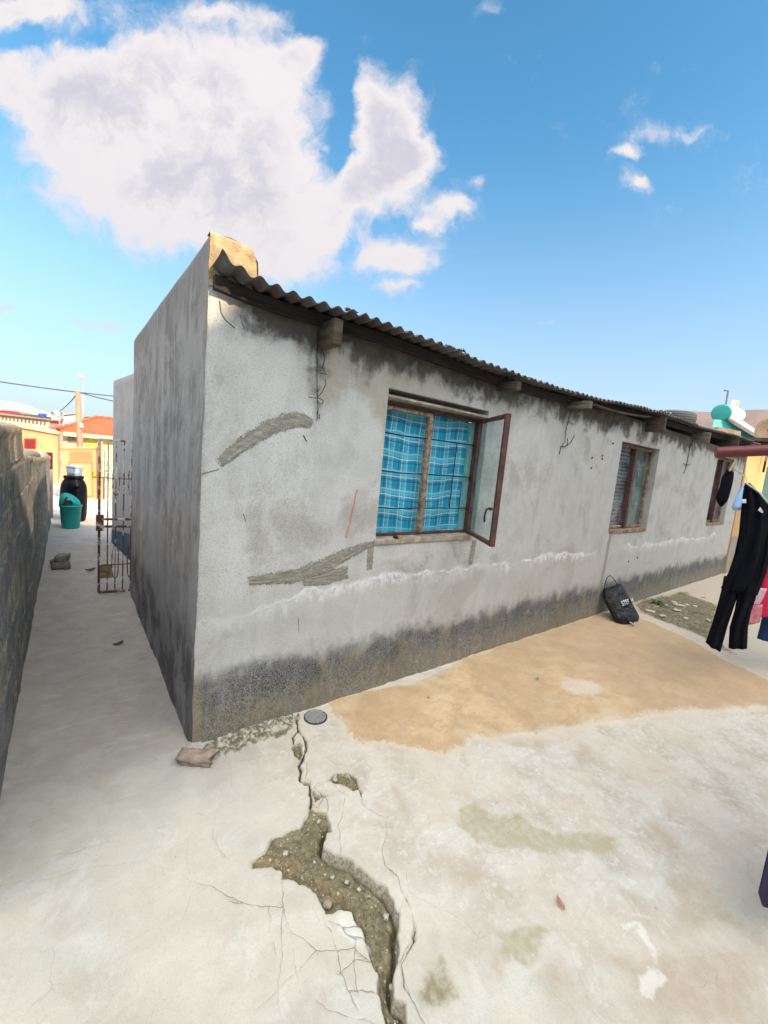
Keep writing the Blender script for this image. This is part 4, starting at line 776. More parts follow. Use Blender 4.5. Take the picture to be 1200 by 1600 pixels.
# ------------------------------------------------------------------ drain cover
c0 = Vector((*gp(493, 1121), .0)); rD = .072
t = thing('drain_cover', 'round grey ribbed drain cover set in the concrete by the house wall', 'drain cover', (c0.x, c0.y, .004))
m = MB(); m.lathe((c0.x, c0.y, -.012), [(.001, 0), (rD, 0), (rD, .018), (rD-.004, .020), (rD-.005, .014), (.001, .014)], 40); m.build('ring', simple('grey_plastic', (.05, .047, .044), (.03, .028, .026), 14, .7), t, smooth=False)
m = MB()
dr = Vector((.80, .60, 0)).normalized(); pr_ = Vector((-dr.y, dr.x, 0))
for k in range(-4, 5):
    o_ = k*.0148; hl = math.sqrt(max(0, (rD-.008)**2-o_**2)); 
    if hl > .006: m.bar(c0+pr_*hl+dr*o_+Vector((0, 0, .0055)), c0-pr_*hl+dr*o_+Vector((0, 0, .0055)), .0082, .007)
m.build('ribs', simple('grey_plastic_rib', (.36, .35, .33), (.28, .27, .26), 30, .7), t)
# ------------------------------------------------------------------ chips, leaf, weed
rg = random.Random(12); HP = [Vector((x, y, 0)) for x, y in HOLE]
M_CHIP = simple('concrete_chip', (.56, .53, .47), (.38, .34, .28), 40, .9, bump=.6); M_CHIPT = simple('tan_chip', (.40, .33, .23), (.25, .20, .13), 40, .9, bump=.6)
chip_px = [(505, 625), (340, 600), (365, 612), (300, 632), (395, 640), (385, 668), (165, 770), (205, 770), (185, 840), (210, 828), (350, 940), (385, 968), (410, 1018), (345, 800), (380, 810), (470, 845), (525, 975), (570, 980), (610, 962), (735, 1018), (745, 1045), (562, 1105), (560, 930), (400, 735), (390, 742), (740, 1210), (770, 1225), (745, 1290), (722, 1372), (735, 1560), (700, 1555), (130, 800), (90, 790), (290, 850), (430, 880), (500, 900), (640, 1010), (690, 1060), (265, 300), (255, 270), (265, 345), (335, 500), (355, 515), (285, 445), (445, 420), (470, 440), (520, 460), (540, 440), (230, 880), (330, 900)]
DC = gp(493, 1121); ORD = lambda n: f"{n}{'th' if 10 <= n % 100 <= 20 else {1: 'st', 2: 'nd', 3: 'rd'}.get(n % 10, 'th')}"
chip_rank = sorted(range(len(chip_px)), key=lambda k: np.hypot(*(np.array(c5([chip_px[k]])[0])-DC)))
for k, (x, y) in enumerate(chip_px):
    q = c5([(x, y)])[0]; s = (.004+.016*rg.random()**2.2)*(1.5 if k in (0, 1, 2, 3, 8, 12) else 1)
    big = poly_sd(np.array([q[0]]), np.array([q[1]]), HOLE)[0] > 0
    if big: de = seg_dist(np.array([q[0]]), np.array([q[1]]), EDGE)[0][0]; z = -(.012+.034*math.exp(-de/.05))-.002
    else: z = -.014
    rock('concrete_chip', (q[0], q[1], z), (s, s*rg.uniform(.6, 1), s*rg.uniform(.45, .8)), rg.uniform(0, 6), M_CHIP if k % 3 else M_CHIPT, k, ('pale' if k % 3 else 'tan')+' concrete chip in the cracked yard floor, '+ORD(chip_rank.index(k)+1)+' nearest to the round drain cover', 'concrete chip', 'chips of concrete in the broken yard floor', .4, 2)
BG0 = gp(985, 965); flk = [(370, 640, .10), (620, 545, .07), (650, 575, .10), (700, 580, .08), (650, 630, .09), (745, 715, .08), (840, 590, .08), (530, 575, .06), (980, 735, .06), (930, 490, .08), (760, 575, .07), (500, 690, .07)]
flk = sorted(flk, key=lambda t: np.hypot(*(np.array(c6([t[:2]])[0])-BG0)))
for k, (x, y, s) in enumerate(flk):
    q = c6([(x, y)])[0]; rock('concrete_flake', (q[0], q[1], .0), (s, s*rg.uniform(.5, .8), .016), rg.uniform(0, 6), M_CHIP, 40+k, 'thin pale concrete flake on the mossy strip, '+ORD(k+1)+' nearest to the black bag', 'concrete flake', 'concrete flakes on the mossy strip', .4, 3)
def leafthing(px, py, s, mt, label, name, cat, rot=0.):
    q = gp(px, py); m = MB(); P = []
    for i in range(9):
        u = i/8*2-1; w = s*.42*(1-u*u)**.7+.0005; P.append([(q[0]+math.cos(rot)*u*s-math.sin(rot)*v*w, q[1]+math.sin(rot)*u*s+math.cos(rot)*v*w, .006+.35*s*abs(v)**1.5*(1+.4*u)+.25*s*u*u) for v in (-1, -.5, 0, .5, 1)])
    m.grid(P); return tag(m.build(name, mt, None, smooth=True, thick=.0008), label, cat)
leafthing(875, 1416, .022, simple('dry_leaf', (.30, .10, .085), (.42, .25, .20), 60), 'curled reddish dry leaf lying on the pale concrete', 'dry_leaf', 'leaf', 1.2)
leafthing(839, 1063, .02, simple('turquoise_scrap', (.10, .42, .42)), 'tiny turquoise scrap of plastic on the sand patch', 'plastic_scrap', 'litter', .4)
leafthing(669, 1092, .010, simple('brown_scrap', (.12, .08, .04)), 'tiny dark brown leaf on the sand near the house wall', 'dry_leaf', 'leaf', .1)
leafthing(184, 1008, .035, simple('brown_leaf', (.11, .09, .07)), 'flat dark leaf lying on the alley floor beside the grey wall', 'dry_leaf', 'leaf', .1)
leafthing(141, 892, .05, simple('grey_leaf', (.13, .12, .10)), 'flat grey scrap lying on the alley floor near the gate', 'paper_scrap', 'litter', .1)
q = gp(1027, 944); t = thing('weed', 'small green weed growing on the mossy strip beyond the black bag', 'plant', (q[0], q[1], 0)); m = MB()
for k in range(46):
    a = rg.uniform(0, 6.28); l = rg.uniform(.05, .15); el = rg.uniform(.15, 1.0); d = Vector((math.cos(a)*math.cos(el), math.sin(a)*math.cos(el), math.sin(el))); s_ = d.cross(Vector((0, 0, 1))).normalized()*.012; b0 = Vector((q[0]+rg.uniform(-.03, .03), q[1]+rg.uniform(-.03, .03), 0)); mid = b0+d*l*.6; tip = b0+d*l-Vector((0, 0, l*.25))
    m.add([b0-s_*.3, b0+s_*.3, mid+s_, mid-s_, tip], [(0, 1, 2, 3), (3, 2, 4)])
m.build('leaves', simple('weed_green', (.10, .20, .045), (.05, .11, .025), 30), t)
# ------------------------------------------------------------------ black bag
FW = np.array(_f)
def dep(P): return float((np.array(P)-CAM)@FW)
def rows_px(rows, thick=.5, n=40, fold=.0, nf=5, seed=0, ph=0.):
    """closed loft through measured rows (left x,y  right x,y  depth [thickness])"""
    rings = []
    for k, r in enumerate(rows):
        a = pt(r[0], r[1], r[4]); b = pt(r[2], r[3], r[4]); c = (a+b)/2; w = (b-a)/2; vd = c-CAM; vd = vd/np.linalg.norm(vd); vd[2] *= .2; vd /= np.linalg.norm(vd)
        th = r[5] if len(r) > 5 else thick*np.linalg.norm(w); ring = []
        for i in range(n):
            t = 2*math.pi*i/n; f = 1+fold*math.sin(nf*t+ph+k*.25+seed); g_ = 1+fold*.35*math.sin(nf*t*1.7+seed)
            ring.append(tuple(c+w*math.cos(t)*(1 if abs(math.cos(t)) > .9 else g_)+vd*th*math.sin(t)*f))
        rings.append(ring)
    return rings
def smooth_rows(rows, k=4):
    out = []
    for a, b in zip(rows, rows[1:]):
        for i in range(k): t = i/k; out.append(tuple(x*(1-t)+y*t for x, y in zip(a, b)))
    return out+[rows[-1]]
d1 = dep((4.62, -.06, .33)); d2 = dep((4.58, -.24, .05))
BR = [(942, 921, 968, 912, d1, .03), (941.5, 925, 971.5, 913, d1-.01, .07), (942, 932, 975, 918, d1-.02, .09), (945, 941, 980.5, 927, d1*.7+d2*.3, .11), (949, 949, 985, 936, d1*.5+d2*.5, .12), (953, 957, 990, 946, d1*.3+d2*.7, .13), (957, 965, 995.5, 956, d2, .13), (961, 971, 999, 963, d2-.02, .12), (966, 976, 998, 969, d2-.03, .08), (975, 978, 992, 974, d2-.03, .03)]
def bag_fn(N):
    P = N.co(); n = N.nz(N.sc(P, 1, 1, .5), 9, 4, .55, .8); n2 = N.nz(P, 24, 3, .5, 1.)
    return dict(color=(.007, .008, .010), h=N.m('MULTIPLY_ADD', n2, .4, n), bs=.9, bd=.05, rough=N.m('MULTIPLY_ADD', n, .2, .28))
M_BAG = mat('black_shiny_plastic', bag_fn)
bg_ = thing('plastic_bag', 'shiny black bag with white printed letters leaning against the house wall', 'bag', pt(975, 970, d2))
m = MB(); RS = rows_px(smooth_rows(BR), fold=.05, nf=6, seed=1); m.loft(RS); bag_o = m.build('sack', M_BAG, bg_, smooth=True)
m = MB(); a_ = [pt(944, 921, d1), pt(946, 909, d1), pt(949, 902, d1+.02), pt(953, 899, d1+.02), pt(958, 903, d1+.01), pt(963, 911, d1), pt(965, 914, d1)]
m.tube(a_, .0042, 6); m.build('drawstring', M_BLK, bg_, smooth=True)
m = MB(); m.tube([pt(984, 972, d2-.14), pt(988, 974, d2-.15), pt(990, 977, d2-.15), pt(993, 972, d2-.14)], .010, 6); m.build('torn_edge', simple('white_plastic_edge', (.5, .5, .5)), bg_, smooth=True)
def text_mesh(body, size):
    cu = bpy.data.curves.new('t', 'FONT'); cu.body = body; cu.size = size; cu.offset = .012*size; o = bpy.data.objects.new('t', cu); COL.objects.link(o)
    dg = bpy.context.evaluated_depsgraph_get(); me = bpy.data.meshes.new_from_object(o.evaluated_get(dg)); bpy.data.objects.remove(o)
    V = [v.co.copy() for v in me.vertices]; F = [tuple(p.vertices) for p in me.polygons]; bpy.data.meshes.remove(me); return V, F
V, F = text_mesh('STER M', 1.0); mxx = max(v.x for v in V); mxy = max(v.y for v in V)
tl, tr_, bl = np.array([970., 939.5]), np.array([988., 933.5]), np.array([973., 946.5])
bm_ = bmesh.new(); bm_.from_mesh(bag_o.data)
from mathutils.bvhtree import BVHTree
bvh = BVHTree.FromBMesh(bm_); bm_.free(); L0 = parent_loc(bg_)
vs = []
for v in V:
    px_ = tl+(tr_-tl)*(v.x/mxx)+(bl-tl)*(1-v.y/mxy); d = Vector(ray(*px_)).normalized(); hit = bvh.ray_cast(Vector(CAM)-L0, d)
    vs.append((hit[0]+L0-d*.008) if hit[0] else Vector(pt(px_[0], px_[1], d2-.1)))
m = MB(); m.add(vs, F); m.build('lettering', simple('white_print', (.72, .74, .76), (.6, .62, .64)), bg_)
# ------------------------------------------------------------------ washing: pipe, line, garments
M_PIPE = simple('maroon_pipe', (.17, .035, .035), (.12, .025, .028), 6, .42, bump=.1)
pa, pb = pt(1118, 707, 2.4), pt(1200, 703.5, 2.3); pd = pb-pa; pend = pa+pd*8.5; pend[2] = pb[2]
ws = thing('washing_post', 'maroon steel pipe frame with washing hung below it', 'washing line frame', (pend[0], pend[1], 0))
m = MB(); m.tube([pa, pb, pend], .0315, 24); m.build('crossbar', M_PIPE, ws, smooth=False, bevel=.003)
m = MB(); m.tube([(pend[0], pend[1], -.05), (pend[0], pend[1], pend[2]-.03)], .03, 20); m.build('upright', M_PIPE, ws)
far = np.array([9.8, pb[1]+.6, 2.25])
lines = []
for s_, nm in ((1.25, 0), (2.2, 1)):
    p0 = pa+pd*s_; p0 = p0-np.array([0, 0, .035]); q0 = np.array([9.85, p0[1]+.35, 2.1])
    pts = [p0+(q0-p0)*k/14-np.array([0, 0, .10*math.sin(math.pi*k/14)]) for k in range(15)]; m = MB(); m.tube(pts, .0025, 6); m.build('line_wire', M_WIRE, ws)
    lines.append((p0, q0))
M_BLKC = simple('black_cloth', (.0016, .0018, .003), (.004, .0045, .008), 6, .95, bump=.5, bd=.01, stretch=(3, 3, .6))
# black jumpsuit
js = thing('jumpsuit', 'long black jumpsuit with two white tags hanging from the washing line', 'jumpsuit', pt(1165, 752, 3.2))
D = 3.2
m = MB(); m.loft(rows_px(smooth_rows([(1163.5, 755, 1171, 754, D, .02), (1162, 762, 1182, 764, D, .04), (1160, 775, 1194, 776, D, .06), (1157.5, 800, 1204, 795, D, .07), (1154, 835, 1206, 830, D, .08), (1147, 868, 1204, 865, D, .09), (1139, 892, 1198, 895, D, .09), (1128, 915, 1187, 922, D, .085), (1126, 918, 1184, 930, D, .07)]), fold=.34, nf=7, n=64)); m.build('bodice', M_BLKC, js, smooth=True)
m = MB(); m.loft(rows_px(smooth_rows([(1131, 900, 1160, 905, D, .06), (1127, 922, 1155, 925, D, .065), (1121, 945, 1147, 948, D, .06), (1113, 972, 1137, 978, D, .06), (1102.5, 1003, 1126, 1018, D, .055)]), fold=.34, nf=5, n=56)); m.build('trouser_leg', M_BLKC, js, smooth=True)
m = MB(); m.loft(rows_px(smooth_rows([(1152, 905, 1186, 915, D, .06), (1152, 930, 1181, 935, D, .065), (1148, 952, 1174, 955, D, .06), (1140, 980, 1169, 980, D, .055), (1138, 1012, 1167.5, 1013, D, .05)]), fold=.34, nf=5, seed=2, n=56)); m.build('trouser_leg', M_BLKC, js, smooth=True)
def flat_px(pts_, d, th=.004):
    m = MB(); a = [pt(x, y, d) for x, y in pts_]; b = [pt(x, y, d+th) for x, y in pts_]; m.loft([a, b]); return m
M_TAG = simple('white_cloth_tag', (.66, .68, .70)); M_HANG = simple('white_plastic_hanger', (.62, .66, .62), rough=.4)
flat_px([(1159.5, 780), (1166, 780), (1166, 786), (1159.5, 786)], D-.075).build('care_tag', M_TAG, js); flat_px([(1184, 797), (1188, 792), (1193, 800), (1191, 802)], D-.075).build('care_tag', M_TAG, js)
m = MB(); m.tube([pt(1166, 755, D-.04), pt(1176, 762, D-.05), pt(1186, 769, D-.05), pt(1200, 786, D-.06), pt(1215, 800, D-.05)], .007, 6); m.tube([pt(1167, 755, D-.02), pt(1166, 747, D), pt(1164, 743, D), pt(1161, 742, D), pt(1161, 745, D)], .0035, 6); m.build('hanger', M_HANG, js, smooth=True)
m = MB(); m.tube([pt(1145, 733, 3.3), pt(1155, 738, 3.3), pt(1163, 742.5, 3.2)], .0035, 6); m.tube([pt(1197, 712, 3.0), pt(1196, 721, 3.0)], .004, 6); m.build('loop_wire', simple('bright_wire', (.4, .4, .38), rough=.5), ws)
# black sock-like garment
t = thing('stockings', 'bunched black stockings pegged to the line in front of the farthest window', 'stockings', pt(1137, 738, 3.4)); D = 3.4
m = MB(); m.loft(rows_px(smooth_rows([(1135, 733, 1141, 732, D, .01), (1132, 738, 1147, 738, D, .03), (1127, 748, 1146, 749, D, .04), (1125, 760, 1143.5, 761, D, .04), (1121, 768, 1141, 770, D, .04), (1118, 777, 1139, 778, D, .045), (1120, 784, 1136, 784, D, .04), (1125, 791, 1129, 791.5, D, .01)]), fold=.22, nf=5)); m.build('hosiery', M_BLKC, t, smooth=True)
M_PEG = simple('wooden_peg', (.45, .33, .16), (.32, .22, .10), 20)
m = MB(); m.bar(pt(1151, 719, D-.05), pt(1140, 736, D-.05), .016, .012); m.build('peg', M_PEG, t, bevel=.002)
# pale blue cloth
t = thing('blue_shirt', 'light blue shirt mostly hidden behind the black jumpsuit', 'shirt', pt(1160, 760, 3.5)); D = 3.5
m = MB(); m.loft(rows_px(smooth_rows([(1160, 757, 1175, 756, D, .02), (1155, 768, 1175, 768, D, .04), (1149, 778, 1175, 778, D, .05), (1143.5, 792, 1170, 792, D, .05), (1145, 797, 1158, 797, D, .03)]), fold=.15, nf=5)); m.build('sleeve', simple('light_blue_cotton', (.20, .36, .62), (.28, .46, .72), 5), t, smooth=True)
# red lace dress
def lace(N):
    P = N.co(); v = N.vor(P, 55); n = N.nz(P, 5, 3); z = N.xyz(P)[2]; b = N.ss(N.m('ABSOLUTE', N.m('SUBTRACT', n, .5)), .02, .06)
    c = N.mix(N.ss(v, .25, .5), (.55, .22, .26), (.42, .02, .06)); c = N.mix(N.ss(N.nz(P, 3.2, 2), .46, .52), c, (.50, .012, .06)); return dict(color=c, h=v, bs=.3, bd=.004, rough=.8)
M_LACE = mat('red_lace', lace)
t = thing('red_dress', 'sheer red and pink lace dress hanging behind the black jumpsuit', 'dress', pt(1200, 880, 3.6)); D = 3.6
m = MB(); m.loft(rows_px(smooth_rows([(1205, 800, 1250, 800, D, .05), (1203, 840, 1265, 840, D, .08), (1197, 870, 1275, 872, D, .10), (1188, 900, 1285, 900, D, .11), (1181, 925, 1290, 930, D, .12), (1173, 950, 1295, 952, D, .12), (1169, 975, 1190, 968, D, .10)][:-1]+[(1171, 962, 1294, 962, D, .12)]), fold=.2, nf=9)); m.build('skirt', M_LACE, t, smooth=True)
m = MB(); m.loft(rows_px(smooth_rows([(1174, 945, 1192, 945, D-.14, .02), (1171, 960, 1190, 960, D-.14, .03), (1168.5, 976, 1187, 972, D-.14, .03)]), fold=.2, nf=4)); m.build('frill', simple('red_frill', (.42, .05, .08), (.5, .22, .24), 20), t, smooth=True)
m = MB(); m.loft(rows_px(smooth_rows([(1184, 918, 1199, 920, D-.15, .008), (1178, 932, 1192, 936, D-.15, .008), (1174, 944, 1186, 945, D-.15, .006)]), fold=.1, nf=4)); m.build('pale_panel', simple('pale_pink_net', (.60, .50, .55), (.5, .3, .36), 20), t, smooth=True)
def starry(N):
    P = N.co(); v = N.vor(P, 26); return dict(color=N.mix(N.ss(v, .22, .12), N.mix(N.nz(P, 8), (.006, .02, .07), (.01, .04, .12)), (.12, .26, .34)), rough=.8)
t = thing('blue_skirt', 'dark blue patterned skirt hanging under the red dress', 'skirt', pt(1200, 960, 3.55)); D = 3.75
m = MB(); m.loft(rows_px(smooth_rows([(1194, 950, 1260, 950, D, .06), (1190, 965, 1262, 968, D, .08), (1187, 980, 1266, 985, D, .09), (1182.5, 997, 1270, 1012, D, .09)]), fold=.12, nf=6)); m.build('cloth', mat('navy_print', starry), t, smooth=True)
# dark purple garment close to the camera
t = thing('purple_dress', 'dark purple garment hanging into view at the lower right edge', 'dress', pt(1215, 1300, 1.5)); D = 1.45
m = MB(); m.loft(rows_px(smooth_rows([(1300, 740, 1420, 740, D, .03), (1262, 950, 1440, 960, D, .06), (1226, 1150, 1450, 1160, D, .08), (1201, 1322, 1455, 1340, D, .08), (1184.5, 1394, 1455, 1415, D, .085), (1190, 1412, 1440, 1425, D, .07)]), fold=.12, nf=8)); m.build('cloth', simple('purple_cloth', (.045, .03, .075), (.016, .016, .035), 4, .9, stretch=(3, 3, .6)), t, smooth=True)
# ------------------------------------------------------------------ things on the roof
def torus_rings(c, Rr, r, squash=1.):
    rings = []
    for k in range(48):
        a = 2*math.pi*k/48; rings.append([(c[0]+(Rr+r*math.cos(b))*math.cos(a), c[1]+(Rr+r*math.cos(b))*math.sin(a), c[2]+r*squash*math.copysign(abs(math.sin(b))**.55, math.sin(b))) for b in [2*math.pi*j/20 for j in range(20)]])
    rings.append(rings[0]); return rings
q = pt(1061, 653, 6.75)
def tyre_fn(N):
    P = N.co(); z = N.xyz(P)[2]; s = N.ss(N.m('FRACT', N.m('MULTIPLY', z, 26.)), .3, .5); return dict(color=N.mix(s, (.035, .045, .055), (.06, .075, .09)), h=N.m('ADD', s, N.nz(P, 60, 2)), bs=.6, bd=.008, rough=.8)
m = MB(); m.loft(torus_rings((q[0], q[1]+.1, q[2]-.015), .235, .10, 1.05), cap=False)
tag(m.build('tyre', mat('tyre_rubber', tyre_fn), None, smooth=True), 'old black car tyre lying flat on the corrugated roof', 'tyre')
def scrap(px, py, y, s, mt, label, seed):
    p = on(1, y, px, py); m = MB(); P = []
    for i in range(9):
        P.append([(p[0]+s*(i/8-.5)+.3*s*float(fbm(np.array(i*.7), np.array(j*.9), 2, seed)), y+s*.6*(j/8-.5)*.8, roof_z(p[0], y)+.012+s*.3*abs(float(fbm(np.array(i*.6), np.array(j*.6), 3, seed+5)))) for j in range(9)])
    m.grid(P); return tag(m.build('torn_plastic', mt, None, smooth=False, thick=.002), label, 'litter')
scrap(549, 480, -.12, .07, simple('pinkish_plastic', (.42, .30, .28), (.12, .08, .08), 30), 'torn pinkish plastic scrap on the roof edge above the first rafter', 3)
scrap(708, 541, -.10, .17, simple('grey_rag', (.22, .23, .20), (.09, .09, .08), 20), 'crumpled grey rag on the roof edge above the first window', 8)
scrap(1036, 646, -.10, .22, simple('pale_plastic', (.62, .66, .72)), 'pale crumpled plastic on the roof edge beside the tyre', 12)
# ------------------------------------------------------------------ the yellow house at the far right
M_YEL = simple('yellow_paint', (.56, .36, .17), (.49, .31, .14), 1.5, .8, bump=.1)
yh = thing('yellow_house', 'yellow painted house beyond the grey house at the right edge', 'house', (14, 1, 0))
m = MB(); m.box(9.902, 11.7, -.02, .14, 0, 2.62); m.box(11.7, 12.9, -.02, .14, 0, 1.2); m.box(11.7, 12.9, -.02, .14, 2.25, 2.62); m.box(12.9, 20, -.02, .14, -.1, 2.62); m.build('wall', M_YEL, yh)
m = MB(); m.box(9.899, 20, -.03, -.021, -.1, .75); m.build('grey_plinth', simple('bare_cement', (.36, .32, .27), (.26, .23, .19), 6), yh)
m = MB(); m.box(9.902, 20, 4.5, 4.64, -.1, 2.5); m.box(19.86, 20, .14, 4.5, -.1, 2.5); m.build('back_wall', M_YEL, yh)
w = MB().box(11.7, 12.9, .02, .05, 1.2, 2.25).build('window', simple('teal_window', (.05, .16, .16), (.03, .09, .10), 4, .3), yh)
m = MB(); m.box(10.12, 20.3, -.28, 4.8, 2.66, 2.72); m.build('roof', simple('dark_roof_sheet', (.13, .10, .10), (.07, .06, .06), 3), yh)
for k in range(8):
    m = MB(); m.box(10.3+k*1.25, 10.38+k*1.25, -.24, .1, 2.53, 2.655); m.build('rafter', simple('brown_rafter', (.14, .06, .04)) if k == 0 else bpy.data.materials['brown_rafter'], yh)
# leaning timber poles against it: pipes seen in front of the yellow wall
# solar water heater
gy = thing('solar_geyser', 'white solar water heater with a turquoise end cap on a roof', 'water heater', pt(1150, 680, 12)); dG = 12.
c1 = pt(1127, 645, dG); c2 = pt(1150, 650, dG+1.3); ax = Vector(c2-c1); LG = ax.length
M_TANK = simple('white_tank', (.66, .62, .58), (.6, .5, .46), 3, .4, bump=.05); M_TEALP = simple('turquoise_cap', (.06, .42, .38), (.05, .36, .33), 4, .45, bump=.05)
m = MB(); m.lathe(c1, [(.235, .02), (.245, .04), (.245, LG-.05), (.2, LG), (.02, LG+.01)], 36, axis=ax); m.build('tank', M_TANK, gy, smooth=True)
m = MB(); m.lathe(c1, [(.005, -.02), (.20, -.015), (.245, 0), (.25, .05), (.248, .06)], 36, axis=ax); m.build('end_cap', M_TEALP, gy, smooth=True)
pA, pB = pt(1137, 655, dG-.1), pt(1188, 687, dG-.4); pC, pD = pt(1150, 655, dG+1.1), pt(1192, 684, dG+.9)
def slab(a, b, c, d, t): 
    m = MB(); n = Vector(b-a).cross(Vector(d-a)).normalized()*t; P = [Vector(x) for x in (a, b, c, d)]; m.hexa(P+[p+n for p in P]); return m
slab(pA, pB, pD, pC, .07).build('collector_panel', M_TANK, gy, bevel=.01)
m = MB(); tri = [pt(1117, 662, dG), pt(1137, 658, dG-.05), pt(1186, 687, dG-.3), pt(1160, 685, dG-.2), pt(1113, 668, dG), pt(1113, 667, dG)]
m = flat_px([(1116, 655), (1136, 657), (1185, 686), (1150, 684), (1128, 668), (1113, 667)], dG-.02, .04); m.build('side_panel', M_TEALP, gy)
for (U, V) in ((1122, 655), (1150, 672)):
    p = pt(U, V, dG+.1); m = MB(); m.bar(p, (p[0], p[1], 2.72), .05, .05, (0, 1, 0)); m.build('stand_leg', M_TANK, gy)
m = flat_px([(1143, 627), (1147, 624), (1156, 626), (1153, 640), (1143, 637)], dG+.6, .25); m.build('feeder_tank', simple('faded_red_white', (.62, .50, .48), (.55, .3, .3), 4), gy)
m = MB(); m.tube([pt(1133, 640, 14), pt(1138, 611, 14), pt(1132, 610, 14)], .03, 8); m.tube([pt(1133, 640, 14), (pt(1133, 640, 14)[0], pt(1133, 640, 14)[1], 2.6)], .03, 8); tag(m.build('bent_pipe', simple('grey_pipe', (.22, .24, .26)), None), 'thin bent grey pipe rising behind the turquoise heater cap', 'pipe')
m = flat_px([(1118, 671), (1131, 668), (1158, 674), (1157, 688), (1140, 690), (1118, 680)], 9.6, .35); tag(m.build('brick_ledge', simple('brown_brickwork', (.30, .22, .17), (.18, .13, .10), 8), None), 'brown brick ledge showing between the eave and the turquoise heater', 'brick ledge')
# satellite dish
dp = pt(1206, 672, 8.5); t = thing('satellite_dish', 'peach coloured satellite dish with a small red mark at the right edge', 'satellite dish', dp); nax = Vector(CAM-dp).normalized()
m = MB(); m.lathe(Vector(dp)-nax*.05, [(.005, .0), (.10, .006), (.2, .03), (.27, .06), (.274, .056), (.2, .022), (.1, -.004), (.005, -.008)], 40, axis=nax); m.build('reflector', simple('peach_dish', (.62, .44, .26), (.56, .40, .24), 3, .5, bump=.05), t, smooth=True)
a_ = Vector((-nax.y, nax.x, 0)).normalized()*-1; up_ = nax.cross(a_); m = MB(); cc = Vector(dp)-nax*.02-Vector(_r)*.03
m.tube([cc+Vector(_r)*.06*math.cos(x)+Vector(_u)*.03*math.sin(x) for x in [2*math.pi*k/16 for k in range(17)]], .008, 5); m.build('red_mark', simple('red_paint', (.5, .06, .06)), t)
m = MB(); m.tube([Vector(dp)-nax*.06, (dp[0], dp[1], 2.1)], .02, 8); m.build('mast', M_WIRE, t)
# ------------------------------------------------------------------ what lies beyond the alley
def quadbox(l, Y, y2, m=None):   # outline measured at distance Y, given real depth
    a = [on(1, Y, *p) for p in l]; b = [q+np.array([0, y2-Y, 0]) for q in a]; return (m or MB()).loft([a, b])
M_PEACH = simple('peach_paint', (.60, .35, .18), (.53, .30, .155), 3, .8, bump=.1); M_TILE = None
def tile_fn(N):
    P = N.co(); x, y, z = N.xyz(P); w = N.m('SINE', N.m('MULTIPLY', x, 24.)); r = N.m('FRACT', N.m('MULTIPLY', z, 7.)); h = N.m('ADD', N.m('MULTIPLY', w, .5), r)
    c = N.mix(N.ss(N.nz(P, 3, 3), .3, .7), (.62, .13, .055), (.50, .10, .045)); c = N.mix(N.m('MULTIPLY', N.ss(r, .2, .0), .5), c, (.20, .04, .02)); return dict(color=c, h=h, bs=.8, bd=.05, rough=.7)
M_TILE = mat('orange_roof_tiles', tile_fn)
# lattice-topped gate
YG = 10.4
lg = thing('panel_gate', 'peach panelled gate with a lattice top at the end of the alley', 'gate', (-.27, YG, 0))
quadbox([(96, 700), (152, 702), (152.5, 781), (97, 780)], YG, YG+.06).build('board', M_PEACH, lg, bevel=.01)
M_PEACHD = simple('peach_groove', (.42, .24, .12), (.36, .2, .10))
m = MB()
for k in range(9):
    for j in range(4):
        a = on(1, YG-.012, 109+k*4.0, 705+j*4); b = on(1, YG-.012, 112+k*4.0, 708.5+j*4); m.bar(a, b, .012, .014, (0, 1, 0))
m.build('lattice', M_PEACHD, lg)
m = MB(); o0 = [on(1, YG-.008, *p) for p in ((108, 722), (144, 723), (145, 775), (109, 774))]
for a, b in zip(o0, o0[1:]+o0[:1]): m.bar(a, b, .02, .02, (0, 1, 0))
m.build('moulding', M_PEACHD, lg)
m = MB()
for k in range(9): m.lathe(on(1, YG+.03, 98+k*6.6, 700), [(.045, -.04), (.05, .0), (.035, .03), (.005, .045)], 10)
m.build('scalloped_top', M_PEACH, lg, smooth=True)
quadbox([(145.5, 737), (151, 737), (151, 745), (145.5, 745)], YG-.07, YG-.005).build('lock', simple('yellow_plastic', (.62, .38, .03)), lg, bevel=.01)
for k, (l, mt, lb) in enumerate([([(152.8, 690), (160.5, 690), (161, 782), (153.3, 782)], M_PEACH, 'peach gate pillar right of the panelled gate'), ([(163.5, 704), (171, 704), (171, 783), (163.5, 783)], simple('white_pillar_paint', (.68, .68, .60)), 'white square pillar seen through the iron gate')]):
    t_ = quadbox(l, YG-.1, YG+.12); tag(t_.build('gate_pillar', mt, None, bevel=.01), lb, 'pillar')
tag(quadbox([(152, 746), (215, 750), (215, 790), (153, 788)], YG+.3, YG+.5).build('boundary_wall', simple('cream_wall_paint', (.62, .55, .40), (.50, .44, .33), 2), None), 'low cream boundary wall seen through the iron gate', 'wall')
